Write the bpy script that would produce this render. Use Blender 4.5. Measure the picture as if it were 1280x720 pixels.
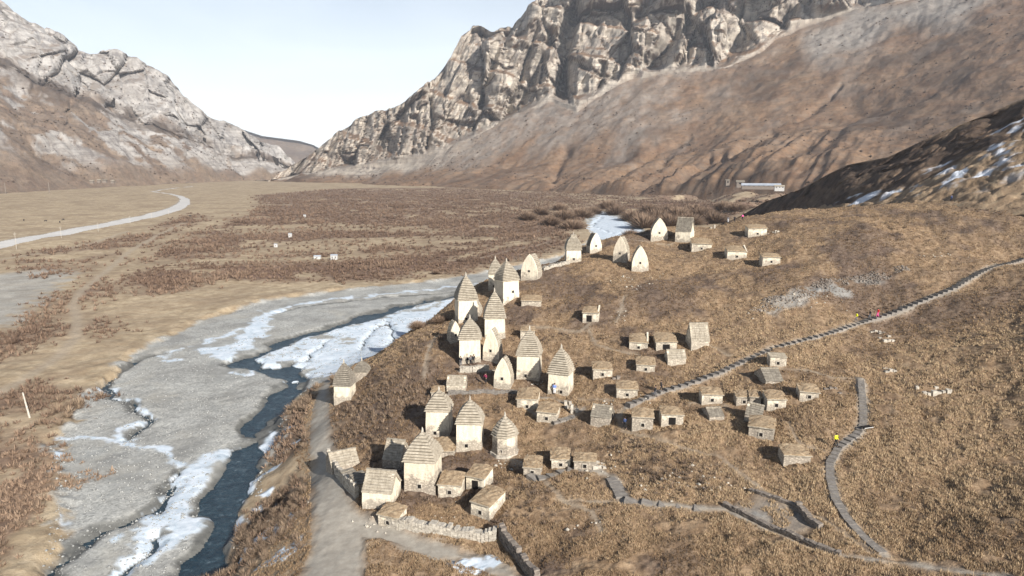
import bpy, math, random, time
import numpy as np
from mathutils import Vector
T0 = time.time()
for o in list(bpy.data.objects): bpy.data.objects.remove(o)
S = bpy.context.scene
COL = S.collection
random.seed(7)
RNG = np.random.default_rng(11)

# ------------------------------------------------------------------ camera, sky, sun, exposure
CAMZ, PITCH, F = 50.0, 10.3, 853.0
cam = bpy.data.objects.new('camera', bpy.data.cameras.new('camera')); COL.objects.link(cam)
cam.location = (0, 0, CAMZ); cam.rotation_euler = (math.radians(90 - PITCH), 0, 0)
cam.data.sensor_width = 36; cam.data.lens = 36 * F / 1280
cam.data.clip_start = 0.5; cam.data.clip_end = 30000
S.camera = cam
SUN_AZ, SUN_EL, SUN_STR, SKY_STR = 34.0, 27.0, 5.0, 0.055
HAZE = 0.00009
a = math.radians(SUN_AZ); e = math.radians(SUN_EL)
sdir = Vector((math.sin(a) * math.cos(e), -math.cos(a) * math.cos(e), math.sin(e)))   # towards the sun
sd = bpy.data.lights.new('sun', 'SUN'); sd.energy = SUN_STR; sd.angle = math.radians(0.5); sd.color = (1, .955, .89)
so = bpy.data.objects.new('sun', sd); COL.objects.link(so); so.location = (150, -200, 200)
so.rotation_euler = sdir.to_track_quat('Z', 'Y').to_euler()
W = bpy.data.worlds.new('World'); S.world = W; W.use_nodes = True
wn = W.node_tree; bg = wn.nodes['Background']; bg.inputs[1].default_value = SKY_STR
sky = wn.nodes.new('ShaderNodeTexSky'); sky.sky_type = 'NISHITA'; sky.sun_disc = False
sky.sun_elevation = e; sky.sun_rotation = math.atan2(sdir.x, sdir.y)
sky.altitude = 1400; sky.air_density = 1.0; sky.dust_density = 1.5; sky.ozone_density = 1.0
# thin high veil that whitens the sky, most near the horizon
wg = wn.nodes.new('ShaderNodeNewGeometry'); ws = wn.nodes.new('ShaderNodeSeparateXYZ'); wr = wn.nodes.new('ShaderNodeMapRange'); wm = wn.nodes.new('ShaderNodeMix'); wm.data_type = 'RGBA'
tc = wn.nodes.new('ShaderNodeTexCoord'); wn.links.new(tc.outputs['Generated'], ws.inputs[0]); wn.links.new(ws.outputs[2], wr.inputs[0])
wr.inputs[1].default_value = 0.0; wr.inputs[2].default_value = .42; wr.inputs[3].default_value = .92; wr.inputs[4].default_value = .0
wz = wn.nodes.new('ShaderNodeTexNoise'); wz.inputs['Scale'].default_value = 2.2; wz.inputs['Detail'].default_value = 7; wz.inputs['Distortion'].default_value = .8; wmp = wn.nodes.new('ShaderNodeMapping'); wmp.inputs['Scale'].default_value = (1, 1, 5); wn.links.new(tc.outputs['Generated'], wmp.inputs[0]); wn.links.new(wmp.outputs[0], wz.inputs['Vector'])
wq = wn.nodes.new('ShaderNodeMapRange'); wn.links.new(wz.outputs['Fac'], wq.inputs[0]); wq.inputs[1].default_value = .3; wq.inputs[2].default_value = .7; wq.inputs[3].default_value = .88; wq.inputs[4].default_value = 1.08
wx_ = wn.nodes.new('ShaderNodeMath'); wx_.operation = 'MULTIPLY'; wx_.use_clamp = True; wn.links.new(wr.outputs[0], wx_.inputs[0]); wn.links.new(wq.outputs[0], wx_.inputs[1]); wn.links.new(wx_.outputs[0], wm.inputs[0]); wn.links.new(sky.outputs[0], wm.inputs[6]); wm.inputs[7].default_value = (14.4, 15.3, 15.8, 1)
wn.links.new(wm.outputs[2], bg.inputs[0])
S.view_settings.view_transform = 'Standard'; S.view_settings.look = 'None'
S.view_settings.exposure = 0.85; S.view_settings.gamma = 1.0
S.render.engine = 'CYCLES'

# ------------------------------------------------------------------ noise
PERM = np.random.default_rng(3).permutation(256).astype(np.int32)
PERM = np.concatenate([PERM, PERM])
_g = np.random.default_rng(5).normal(size=(256, 3)); G3 = _g / np.linalg.norm(_g, axis=1)[:, None]
_t = np.linspace(0, 2 * math.pi, 256, endpoint=False); G2 = np.stack([np.cos(_t * 37), np.sin(_t * 37)], 1) * 1.25
def fade(t): return t * t * t * (t * (t * 6 - 15) + 10)
def pn2(x, y):
    xi = np.floor(x).astype(np.int64); yi = np.floor(y).astype(np.int64); fx = x - xi; fy = y - yi
    xi &= 255; yi &= 255; x1 = (xi + 1) & 255; y1 = (yi + 1) & 255
    u = fade(fx); v = fade(fy)
    def g(i, j, dx, dy):
        h = G2[PERM[PERM[i] + j]]; return h[..., 0] * dx + h[..., 1] * dy
    a = g(xi, yi, fx, fy); b = g(x1, yi, fx - 1, fy); c = g(xi, y1, fx, fy - 1); d = g(x1, y1, fx - 1, fy - 1)
    return (a * (1 - u) + b * u) * (1 - v) + (c * (1 - u) + d * u) * v
def pn3(x, y, z):
    xi = np.floor(x).astype(np.int64); yi = np.floor(y).astype(np.int64); zi = np.floor(z).astype(np.int64)
    fx = x - xi; fy = y - yi; fz = z - zi; xi &= 255; yi &= 255; zi &= 255
    u = fade(fx); v = fade(fy); w = fade(fz); r = 0
    for di in (0, 1):
        for dj in (0, 1):
            for dk in (0, 1):
                h = G3[PERM[PERM[PERM[(xi + di) & 255] + ((yi + dj) & 255)] + ((zi + dk) & 255)]]
                r = r + (h[..., 0] * (fx - di) + h[..., 1] * (fy - dj) + h[..., 2] * (fz - dk)) * \
                    (u if di else 1 - u) * (v if dj else 1 - v) * (w if dk else 1 - w)
    return r * 1.3
def fbm2(x, y, s, o=4, seed=0):
    r = 0; a = 1; f = 1.0 / s
    for k in range(o):
        r = r + a * pn2(x * f + seed * 17.3 + k * 5.1, y * f - seed * 9.7 + k * 3.3); a *= .5; f *= 2.03
    return r
def fbm3(x, y, z, s, o=4, seed=0, rid=False):
    r = 0; a = 1; f = 1.0 / s
    for k in range(o):
        n = pn3(x * f + seed * 7.7 + k * 5.1, y * f + seed * 3.1, z * f + k * 2.7)
        if rid: n = 1 - 2 * np.abs(n)
        r = r + a * n; a *= .5; f *= 2.07
    return r
def facets(u, v, seed, tilt=.5):
    """jittered cells, each a plane with its own offset and tilt: fractured rock"""
    ui = np.floor(u).astype(np.int64); vi = np.floor(v).astype(np.int64); best = np.full(u.shape, 1e9); out = np.zeros(u.shape); second = best.copy()
    for di in (-1, 0, 1):
        for dj in (-1, 0, 1):
            i = ui + di; j = vi + dj; h = PERM[(PERM[(i + seed * 31) & 255] + (j & 255)) & 511]; h2 = PERM[(h + 57) & 511]; h3 = PERM[(h + 131) & 511]; h4 = PERM[(h2 + 91) & 511]; h5 = PERM[(h3 + 13) & 511]
            du = u - i - h / 255.; dv = v - j - h2 / 255.; d = du * du + dv * dv
            val = (h3 / 255. - .5) + (h4 / 255. - .5) * 2 * tilt * du + (h5 / 255. - .5) * tilt * dv
            m = d < best; second = np.where(m, best, np.minimum(second, d)); out = np.where(m, val, out); best = np.where(m, d, best)
    return out, np.sqrt(second) - np.sqrt(best)
def sst(a, b, x):
    t = np.clip((x - a) / (b - a), 0, 1); return t * t * (3 - 2 * t)

# ------------------------------------------------------------------ survey helpers: a bearing in the survey picture -> place in the valley
cp, sp = math.cos(math.radians(PITCH)), math.sin(math.radians(PITCH))
def raydir(u, v):
    u = np.asarray(u, float); v = np.asarray(v, float)
    X = (u - 640) / F; up = (360 - v) / F
    return X, cp + up * sp, -sp + up * cp
def at_z(u, v, z):
    X, Y, Z = raydir(u, v); t = (z - CAMZ) / Z
    return X * t, Y * t
# hill survey: (u, v, ground height)
HP = [(400,720,8.5),(500,700,9),(560,670,9.5),(620,700,9.7),(700,720,10.5),(900,720,12),(1100,720,13.5),(1280,720,15),(1420,720,17),(380,650,8.2),
(400,600,8),(400,540,7),(404,505,6),(510,619,10.4),(563,621,10.5),(600,600,11),(650,620,11.3),(631,574,11.2),(560,560,11.2),(548,546,11.5),(470,645,9.3),(446,600,9),(425,580,8.4),
(490,580,10.6),(428,502,8),(415,540,7.4),(470,520,10.5),(510,500,13),(540,482,14.2),(560,470,14.8),(470,480,11.5),(520,440,15.8),(440,500,9),
(700,660,11),(800,620,12.5),(900,640,13),(1000,640,13.5),(1100,620,14.5),(1280,600,16.5),(1420,600,19),
(700,585,12),(800,560,13.5),(900,560,14.5),(1000,560,15),(1100,560,15.7),(1280,500,19),(1420,500,23),
(703,493,14),(662,476,14.5),(800,500,15.5),(900,500,16.5),(1000,500,17.5),(1100,480,18.8),(600,490,13.8),
(587,455,15.6),(616,452,15.6),(570,430,16.7),(650,425,17),(750,430,18),(870,438,18.5),(1000,430,20),(1100,400,22),(1280,400,24.5),(1420,400,29),
(604,424,17),(580,404,18.3),(632,380,20.5),(700,380,21.3),(800,380,22.3),(900,380,23),(1000,370,24.8),(1100,350,27),(1280,325,30),(1420,310,35),
(667,351,23.3),(717,326,25.8),(741,316,26.8),(800,337,25.6),(779,327,26.6),(825,300,29.5),(870,310,28.7),(920,323,28),(964,331,27.8),(947,295,31.8),(1000,310,31),(1100,300,33),(1280,275,37),
(900,283,32.5),(940,272,34),(1000,264,35.7),(1100,257,37.5),(1190,251,39),(1280,243,41),(1420,225,46),(1600,205,54)]
P = []
for u, v, z in HP:
    x, y = at_z(u, v, z); P.append((float(x), float(y), z))
# crest of the bluff: ground falls away beyond it down to the river
edge = [(444,470,9.5),(490,440,13),(520,412,15.5),(556,388,17.5),(584,362,20.2),(615,350,21.5),(665,334,24),(712,312,26.5),(760,304,27.5),(812,292,30),(850,288,31)]
ew = [(*map(float, at_z(u, v, z)), z) for u, v, z in edge]
for k, (x, y, z) in enumerate(ew):
    P.append((x, y, z))
    x0, y0, _ = ew[max(0, k - 1)]; x1, y1, _ = ew[min(len(ew) - 1, k + 1)]
    tx, ty = x1 - x0, y1 - y0; L = math.hypot(tx, ty); nx, ny = -ty / L, tx / L
    if k < 9: nx, ny = (nx - .25), ny
    for d, dz in ((7, .62), (15, .25), (26, 0.03), (45, 0), (80, 0)):
        P.append((x + nx * d, y + ny * d, max(0.4, z * dz)))
for (u, v, z) in [(900,283,32.5),(940,272,34),(1000,264,35.7),(1100,257,37.5),(1190,251,39),(1280,243,41),(1420,225,46)]:
    x, y = at_z(u, v, z); h = math.hypot(x, y)
    for d, zz in ((14, z - 1.5), (40, z - 14), (80, 10 if u < 1150 else 16), (150, 5), (260, 3)):
        P.append((float(x * (1 + d / h)), float(y * (1 + d / h)), zz))
for (u, v) in [(250,720),(330,590),(370,500),(350,650),(200,640),(100,560),(0,640),(150,460),(0,480),(300,420),(420,400),(560,360),(60,380),(350,340),(200,300),(600,300),(740,280),(0,330),(500,270),(800,262),(-200,500),(-200,720),(-300,350),(100,720),(500,330),(640,320)]:
    x, y = at_z(u, v, 0.3); P.append((float(x), float(y), 0.3))
for (u, v, z) in [(350,640,2.6),(368,640,6.8),(330,710,3.0),(365,720,7.4),(380,560,5.6),(388,520,5),(372,560,3.4),(395,495,4.2),(402,480,2)]:
    x, y = at_z(u, v, z); P.append((float(x), float(y), z))
for x, y, z in [(-60,20,4),(0,20,10),(60,20,15),(120,30,19),(-30,45,7.5),(200,60,26),(300,150,45),(260,200,50),(400,300,50),(-120,20,0.3),(0,450,1),(200,700,5),(-300,450,1),(-300,150,.5),(400,700,12),(0,700,1),(-400,700,1),(500,100,70)]:
    P.append((x, y, z))
P = np.array(P)
MQ = 5.0
def rbf_fit(P):
    d = np.sqrt(((P[:, None, :2] - P[None, :, :2]) ** 2).sum(2) + MQ * MQ); n = len(P)
    A = np.zeros((n + 3, n + 3)); A[:n, :n] = d - np.eye(n) * .6; A[:n, n] = 1; A[:n, n + 1:] = P[:, :2]; A[n, :n] = 1; A[n + 1:, :n] = P[:, :2].T
    return np.linalg.solve(A, np.concatenate([P[:, 2], [0, 0, 0]]))
RW = rbf_fit(P)
GX0, GX1, GY0, GY1, GS = -460.0, 460.0, 16.0, 760.0, 2.0
gx = np.arange(GX0, GX1 + .1, GS); gy = np.arange(GY0, GY1 + .1, GS)
XX, YY = np.meshgrid(gx, gy, indexing='ij'); ZZ = np.full(XX.shape, RW[-3]) + RW[-2] * XX + RW[-1] * YY
for k in range(len(P)): ZZ += RW[k] * np.sqrt((XX - P[k, 0]) ** 2 + (YY - P[k, 1]) ** 2 + MQ * MQ)
ZZ = np.maximum(ZZ, 0.3)
def base(x, y):
    x = np.asarray(x, float); y = np.asarray(y, float)
    i = np.clip((x - GX0) / GS, 0, len(gx) - 1.001); j = np.clip((y - GY0) / GS, 0, len(gy) - 1.001)
    i0 = i.astype(int); j0 = j.astype(int); a = i - i0; b = j - j0
    z = (ZZ[i0, j0] * (1 - a) + ZZ[i0 + 1, j0] * a) * (1 - b) + (ZZ[i0, j0 + 1] * (1 - a) + ZZ[i0 + 1, j0 + 1] * a) * b
    w = sst(740, 560, y) * sst(455, 340, np.abs(x))
    return z * w + 1.2 * (1 - w)

def poly_px(pts, z=0.0):
    u, v = np.array(pts, float).T; x, y = at_z(u, v, z); return np.stack([x, y], 1)
def inside(px, x, y):
    r = np.zeros(x.shape, bool); n = len(px)
    for k in range(n):
        x0, y0 = px[k]; x1, y1 = px[(k + 1) % n]
        c = ((y0 > y) != (y1 > y)) & (x < (x1 - x0) * (y - y0) / (y1 - y0 + 1e-12) + x0); r ^= c
    return r
def polyd(px, x, y, closed=True):
    """signed distance: negative inside"""
    d = np.full(x.shape, 1e9); n = len(px)
    for k in range(n if closed else n - 1):
        x0, y0 = px[k]; x1, y1 = px[(k + 1) % n]; ex, ey = x1 - x0, y1 - y0
        t = np.clip(((x - x0) * ex + (y - y0) * ey) / (ex * ex + ey * ey + 1e-9), 0, 1)
        d = np.minimum(d, np.hypot(x - x0 - t * ex, y - y0 - t * ey))
    if closed: d = np.where(inside(px, x, y), -d, d)
    return d
def stroke(px, w, x, y):
    """distance to a polyline minus its half width (metres, per vertex)"""
    d = np.full(x.shape, 1e9)
    for k in range(len(px) - 1):
        x0, y0 = px[k]; x1, y1 = px[k + 1]; ex, ey = x1 - x0, y1 - y0
        lo = max(w[k], w[k + 1]) + 12
        m = (x > min(x0, x1) - lo) & (x < max(x0, x1) + lo) & (y > min(y0, y1) - lo) & (y < max(y0, y1) + lo)
        if not m.any(): continue
        xm = x[m]; ym = y[m]
        t = np.clip(((xm - x0) * ex + (ym - y0) * ey) / (ex * ex + ey * ey + 1e-9), 0, 1)
        d[m] = np.minimum(d[m], np.hypot(xm - x0 - t * ex, ym - y0 - t * ey) - (w[k] + (w[k + 1] - w[k]) * t))
    return d
# river bed outline and channels (traced bearings on the flat valley floor)
BED = poly_px([(60,740),(70,690),(85,620),(70,560),(110,500),(150,455),(205,425),(255,402),(330,378),(430,364),(545,352),(600,342),(700,322),(745,300),(725,268),(760,266),(800,280),(812,300),(760,330),(640,372),(560,410),(500,450),(420,490),(378,500),(352,545),(330,600),(300,660),(283,740)])
W1 = poly_px([(222,722),(243,690),(252,655),(258,610),(270,598),(297,560),(318,520),(342,490),(350,478),(340,470),(322,462),(290,460),(282,455),(296,448),(318,442),(345,428),(372,419),(402,411),(430,402),(452,394),(490,384),(540,374),(570,366),(570,371),(530,380),(490,390),(460,400),(440,407),(404,417),(372,426),(345,437),(322,449),(330,456),(352,460),(366,455),(374,458),(372,466),(384,476),(382,490),(370,500),(356,520),(338,560),(312,600),(300,640),(285,680),(278,722)])
def stk(pts):
    u, v, w = np.array(pts, float).T; x, y = at_z(u, v, 0.0); return np.stack([x, y], 1), w * np.hypot(np.hypot(x, y), CAMZ) / F
WS = [stk(s) for s in [
 [(205,442,2),(165,453,4),(140,467,7),(132,482,7),(140,497,3),(165,510,4),(185,526,6),(175,538,4),(160,548,2)],
 [(225,590,2),(210,615,2.5),(200,640,3)],
 [(210,608,3),(205,625,3),(192,640,5),(165,650,8),(126,662,9),(82,693,10),(60,725,10)],
 [(200,668,2.5),(180,690,4),(150,722,7)],
 [(600,362,2),(560,366,2),(480,372,1.5),(400,381,1),(340,392,1)],
 [(476,405,1),(460,420,1.2),(452,440,1.5)],[(480,400,1.2),(492,420,1.5),(480,436,1)],
 [(410,425,1),(395,440,1.2),(378,452,2)],[(800,285,2),(770,296,2),(740,283,1.6),(752,272,1.5)]]]
IS = [stk(s) for s in [
 [(248,440,6),(275,437,13),(300,432,16),(318,418,14),(328,402,12),(338,392,8),(352,385,3),(400,377,2),(470,370,2),(545,362,2.5),(600,355,3)],
 [(205,442,1.5),(228,437,2.5),(262,430,3),(300,414,2)],
 [(318,452,3),(345,441,3),(385,425,3),(430,408,3),(470,394,2.5),(545,379,2)],
 [(384,458,12),(405,452,26),(435,444,34),(465,434,34),(492,420,30),(522,404,24),(552,388,18),(590,372,12)],
 [(420,424,9),(450,410,9),(480,401,8),(520,391,6)],
 [(400,468,12),(430,462,14),(450,455,12)],
 [(352,470,3),(358,480,3),(352,492,5),(338,515,3),(330,530,2)],
 [(296,565,10),(276,572,12),(250,585,15),(228,603,13),(222,625,17),(210,645,20),(196,668,16),(178,695,14),(160,722,16)],
 [(232,583,5),(205,570,3.5),(180,558,3.5),(158,550,6),(150,545,4),(162,534,4),(186,526,3),(192,521,2)],
 [(192,521,2),(172,510,1.6),(152,502,1.5),(140,492,2),(134,486,1.5)],
 [(70,650,3),(82,655,6),(92,650,4)],[(60,565,3),(72,572,5),(76,565,2)],[(92,548,2),(112,548,3),(135,552,2)],
 [(200,655,2),(165,664,1.5),(130,682,1.5)],[(318,570,2),(325,560,3),(332,545,2)],[(305,625,2),(312,612,3),(318,600,2)],[(300,650,2),(296,665,3)],
 [(335,445,1),(320,470,1.5),(300,475,1),(283,468,1)],[(230,452,2),(200,447,1)]]]
ICEN = [poly_px([(316,452),(345,438),(372,430),(402,420),(440,406),(480,395),(530,384),(585,368),(560,400),(520,425),(490,448),(450,470),(415,480),(390,478),(376,468),(360,460),(335,456)]), poly_px([(300,560),(290,572),(262,590),(245,608),(250,640),(240,662),(212,685),(180,708),(160,725),(140,722),(165,700),(190,678),(205,655),(212,632),(218,612),(232,598),(250,583),(275,570)]), poly_px([(238,442),(262,436),(300,432),(318,418),(316,402),(326,389),(338,392),(334,408),(324,424),(312,438),(300,446),(282,452),(268,452)])]
ICEP = [poly_px([(740,276),(752,266),(775,276),(800,284),(806,298),(770,306),(748,302),(733,290)])]
# roads and paths on surveyed ground
def ground_px(u, v):
    """where the line of sight through (u,v) meets the bare ground"""
    u = np.atleast_1d(np.asarray(u, float)); v = np.atleast_1d(np.asarray(v, float))
    X, Y, Z = raydir(u, v); t = np.concatenate([np.arange(40, 330, .5), np.geomspace(330, 2500, 200)])
    px = X[:, None] * t; py = Y[:, None] * t; pz = CAMZ + Z[:, None] * t
    under = pz < base(px, py); k = np.argmax(under, 1); k = np.where(under.any(1), k, len(t) - 1); k = np.maximum(k, 1); i = np.arange(len(u))
    lo = t[k - 1]; hi = t[k]
    for _ in range(14):
        m = .5 * (lo + hi); b = CAMZ + Z * m < base(X * m, Y * m); hi = np.where(b, m, hi); lo = np.where(b, lo, m)
    return X * hi, Y * hi
def gstk(pts):
    u, v, w = np.array(pts, float).T; x, y = ground_px(u, v); return np.stack([x, y], 1), w * np.hypot(np.hypot(x, y), 36) / F
ROAD = [gstk(s) for s in [
 [(412,470,3),(405,488,5),(402,505,9),(400,530,11),(402,560,13),(408,600,19),(418,640,28),(424,675,34),(415,722,44)],
 [(430,650,20),(465,665,20),(520,682,14),(560,692,12),(605,702,9),(650,722,9)]]]
FAR = [stk(s) for s in [[(-60,322,5),(0,308,5),(60,297,4.6),(130,284,4.2),(180,274,3.6),(215,265,3.2),(229,257,2.2),(231,251,1.5),(224,247,.9),(212,244,.6),(190,241,.5),(205,238,.4),(240,234,.4)]]]
TRACK = [stk(s) for s in [
 [(-40,520,6),(0,500,6),(40,475,6),(75,450,6),(95,428,6),(97,405,5),(92,385,5),(102,368,4),(130,345,4),(160,318,3.5),(190,300,3),(230,282,2)],
 [(0,328,3),(60,318,3),(120,306,3),(160,292,2)],[(700,304,2),(660,312,2),(600,325,2.2),(540,330,1.5)]]]
PATHS = [gstk(s) for s in [
 [(560,492,3),(600,489,4.5),(640,491,4.5),(668,496,4),(690,498,4),(712,508,4),(724,516,3.5)],
 [(575,462,3),(600,463,4),(622,462,2)],
 [(655,408,1.6),(690,410,2),(725,414,2),(736,405,2.5),(738,400,3)],[(736,412,1.5),(745,430,1.5),(775,440,1.5),(800,446,1.5)],
 [(770,402,2),(776,390,1.8),(780,372,1.5)],[(880,430,1.2),(896,438,1.6),(912,446,1.4)],
 [(632,572,6),(660,582,6),(672,592,4),(690,612,4),(706,628,4),(740,640,3),(752,665,2)],[(700,626,2),(770,628,1.5)],
 [(780,512,3),(772,520,4),(780,540,5),(810,548,3),(850,560,2),(900,572,2),(935,598,2),(985,632,2),(1030,650,2),(1090,692,2)],
 [(660,515,2),(676,522,4),(695,530,4),(730,512,3)],[(740,574,4),(752,588,4),(765,594,4)],
 [(975,462,1.5),(1010,463,1.5),(1040,470,1.5),(1074,472,2)],[(985,530,1.5),(1000,556,2),(1030,563,1.5)],
 [(862,502,1.5),(905,506,1.6)],[(530,470,2),(533,445,2.5),(545,420,2)],[(725,500,2),(765,500,1.5)],
 [(905,636,3),(960,662,4),(1020,690,4),(1060,697,4),(1130,703,5),(1200,715,5),(1260,722,5)],
 [(780,300,1.2),(815,303,1.5),(840,305,1.5)],[(690,333,2.5),(712,325,2)]]]
STAIR = [(785,509),(825,490),(860,480),(900,466),(915,459),(971,435),(1038,417),(1090,399),(1140,382),(1192,361),(1277,325),(1330,305)]
STAIR3 = [(662,595),(674,600),(690,595),(706,587),(732,586),(755,590),(764,594)]
STAIR4 = [(765,597),(773,612),(780,626)]; STAIR5 = [(781,627),(810,629),(850,632),(905,636)]
WALK = [(1076,472),(1078,500),(1079,533),(1070,545),(1048,560),(1037,580),(1038,600),(1045,625),(1060,650),(1082,674),(1108,695)]
n0 = len(PATHS)
for q, w in ((STAIR, 6), (STAIR3, 6), (STAIR4, 9), (STAIR5, 7), (WALK, 8), ([(691,531),(703,527),(715,522),(728,514)], 6)): PATHS.append(gstk([(u, v, w) for u, v in q]))
PATHG = {0,1,9,16,10} | set(range(n0, len(PATHS)))          # greyer gravel ones
COURT = np.stack(ground_px([918,948,1010,1022,1000,960,925],[630,616,640,660,676,662,648]), 1)

def surf(x, y, masks=True):
    """ground height and what covers it"""
    z = base(x, y); r = np.hypot(x, y)
    hill = sst(3, 10, z) ; near = sst(420, 200, r)
    wx = x + 2.0 * fbm2(x, y, 9, 3, 1) * (1 + r / 300); wy = y + 2.0 * fbm2(x, y, 9, 3, 2) * (1 + r / 300)
    dbed = polyd(BED, wx, wy); bed = sst(1.5, -1.5, dbed) * sst(5.0, 3.0, z)
    water = polyd(W1, wx * .75 + x * .25, wy * .75 + y * .25)
    for p, w in WS: water = np.minimum(water, stroke(p, w * .6, wx * .6 + x * .4, wy * .6 + y * .4))
    ice = np.full(x.shape, 1e9)
    for p, w in IS: ice = np.minimum(ice, stroke(p, w * .85, wx, wy))
    for p in ICEP: ice = np.minimum(ice, polyd(p, wx, wy))
    n1 = fbm2(x, y, 6, 4, 3); nb = fbm2(x * .8, y * 1.3, 7, 4, 36)
    ice = np.minimum(ice, polyd(ICEN[0], wx, wy) + np.maximum(0, nb + .0) * 22); ice = np.minimum(ice, polyd(ICEN[1], wx, wy) + np.maximum(0, nb - .15) * 5 + .5); ice = np.minimum(ice, polyd(ICEN[2], wx, wy) + np.maximum(0, nb - .2) * 5 + .8)
    ice = ice + (n1 - .22) * 1.6 + np.maximum(0, fbm2(x, y, 2.2, 3, 31)) * 1.5
    road = np.full(x.shape, 1e9); nr = fbm2(x, y, 3, 3, 4)
    for p, w in ROAD: road = np.minimum(road, stroke(p, w * .8, x, y))
    road = road + nr * .9
    far = np.full(x.shape, 1e9)
    for p, w in FAR: far = np.minimum(far, stroke(p, w * 3.0, x, y))
    track = np.full(x.shape, 1e9)
    for p, w in TRACK: track = np.minimum(track, stroke(p, w * .8, x, y))
    path = np.full(x.shape, 1e9); pathg = path.copy()
    for k, (p, w) in enumerate(PATHS):
        d = stroke(p, w * .62, x, y)
        if k in PATHG: pathg = np.minimum(pathg, d)
        path = np.minimum(path, d)
    path = path + nr * .45; pathg = pathg + nr * .45
    court = polyd(COURT, x, y) + nr * .6
    flatten = sst(1.0, -.5, np.minimum(np.minimum(road, path), court))
    # relief
    rough = near * (1 - flatten * .85) * (1 - bed * .8)
    z = z + rough * hill * (.75 * fbm2(x, y, 14, 3, 5) + .34 * fbm2(x, y, 2.6, 3, 6) + .10 * fbm2(x, y, .7, 2, 7))
    z = z + (1 - hill) * (1 - bed) * (.9 + .7 * fbm2(x, y, 40, 4, 8) + .25 * near * fbm2(x, y, 4, 3, 9))
    z = z + bed * (.28 * fbm2(x, y, 18, 3, 10) + .09 * near * fbm2(x, y, 2.2, 4, 11))
    chan = sst(1.6, -1.2, water) * bed
    z = z - chan * (.95 + .35 * fbm2(x, y, 3, 2, 12))
    isice = (ice < 0) & (bed > .25) & (water > .15)
    z = np.where(isice & (z < -.22), -.22 + .04 * n1, z + isice * .02)
    z = np.where(road < 0, z + .05 * np.sin(0), z)
    iswater = (water < 0) & (bed > .35) & (z < -.2)
    z = np.where(iswater, -.45, z)
    # low mounds on the right side of the valley and the rise towards the mountain foot
    m = sst(150, 260, x) * sst(320, 460, y); z = z + m * np.maximum(0, fbm2(x, y, 90, 3, 13) + .25) * 14
    if not masks: return z
    return z, dict(hill=hill, bed=bed, water=water, ice=ice, iswater=iswater, isice=isice, road=road, far=far, track=track, path=path, pathg=pathg, court=court, r=r)
def hz(x, y):
    return float(surf(np.array([float(x)]), np.array([float(y)]), False)[0])

# ------------------------------------------------------------------ mesh helpers
def mk(name, v, f, mat=None, parent=None, attrs=None, smooth=False):
    v = np.asarray(v, np.float32); me = bpy.data.meshes.new(name)
    if isinstance(f, np.ndarray):
        n, k = f.shape
        me.vertices.add(len(v)); me.vertices.foreach_set('co', v.ravel())
        me.loops.add(n * k); me.loops.foreach_set('vertex_index', f.astype(np.int32).ravel())
        me.polygons.add(n); me.polygons.foreach_set('loop_start', np.arange(0, n * k, k, dtype=np.int32))
        me.update(calc_edges=True)
    else:
        me.from_pydata([tuple(map(float, p)) for p in v], [], f); me.update()
    if attrs:
        for kx, arr in attrs.items():
            at = me.color_attributes.new(kx, 'FLOAT_COLOR', 'POINT')
            at.data.foreach_set('color', np.asarray(arr, np.float32).ravel())
    if smooth: me.shade_smooth()
    if mat: me.materials.append(mat)
    o = bpy.data.objects.new(name, me); COL.objects.link(o)
    if parent: o.parent = parent
    return o
def tag(o, label=None, cat=None, group=None, kind=None):
    if label: o['label'] = label
    if cat: o['category'] = cat
    if group: o['group'] = group
    if kind: o['kind'] = kind
    return o
def empty(name, loc, rz=0):
    o = bpy.data.objects.new(name, None); COL.objects.link(o); o.location = loc; o.rotation_euler = (0, 0, rz); o.empty_display_size = .3; return o
class MB:
    def __init__(s): s.v = []; s.f = []
    def add(s, v, f):
        n = len(s.v); s.v += [tuple(p) for p in v]; s.f += [tuple(i + n for i in q) for q in f]
    def box(s, x0, x1, y0, y1, z0, z1, j=0):
        v = [(x, y, z) for z in (z0, z1) for (x, y) in ((x0, y0), (x1, y0), (x1, y1), (x0, y1))]
        if j: v = [tuple(c + random.uniform(-j, j) for c in p) for p in v]
        s.add(v, [(3, 2, 1, 0), (4, 5, 6, 7), (0, 1, 5, 4), (1, 2, 6, 5), (2, 3, 7, 6), (3, 0, 4, 7)])
    def prism(s, lo, hi):
        n = len(lo); s.add(list(lo) + list(hi), [tuple(range(n))[::-1], tuple(range(n, 2 * n))] + [(i, (i + 1) % n, n + (i + 1) % n, n + i) for i in range(n)])
    def tube(s, pts, rad, n=6):
        rings = []
        for k, p in enumerate(pts):
            d = (Vector(pts[min(k + 1, len(pts) - 1)]) - Vector(pts[max(k - 1, 0)])).normalized()
            q = d.to_track_quat('Z', 'Y'); r = rad[k] if hasattr(rad, '__len__') else rad
            rings.append([Vector(p) + q @ Vector((r * math.cos(t), r * math.sin(t), 0)) for t in [2 * math.pi * i / n for i in range(n)]])
        b = len(s.v)
        for rg in rings: s.v += [tuple(p) for p in rg]
        for k in range(len(rings) - 1):
            for i in range(n): s.f.append((b + k * n + i, b + k * n + (i + 1) % n, b + (k + 1) * n + (i + 1) % n, b + (k + 1) * n + i))
        s.f.append(tuple(b + i for i in range(n))[::-1]); s.f.append(tuple(b + (len(rings) - 1) * n + i for i in range(n)))
    def build(s, name, mat, parent=None): return mk(name, s.v, s.f, mat, parent)

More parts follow.
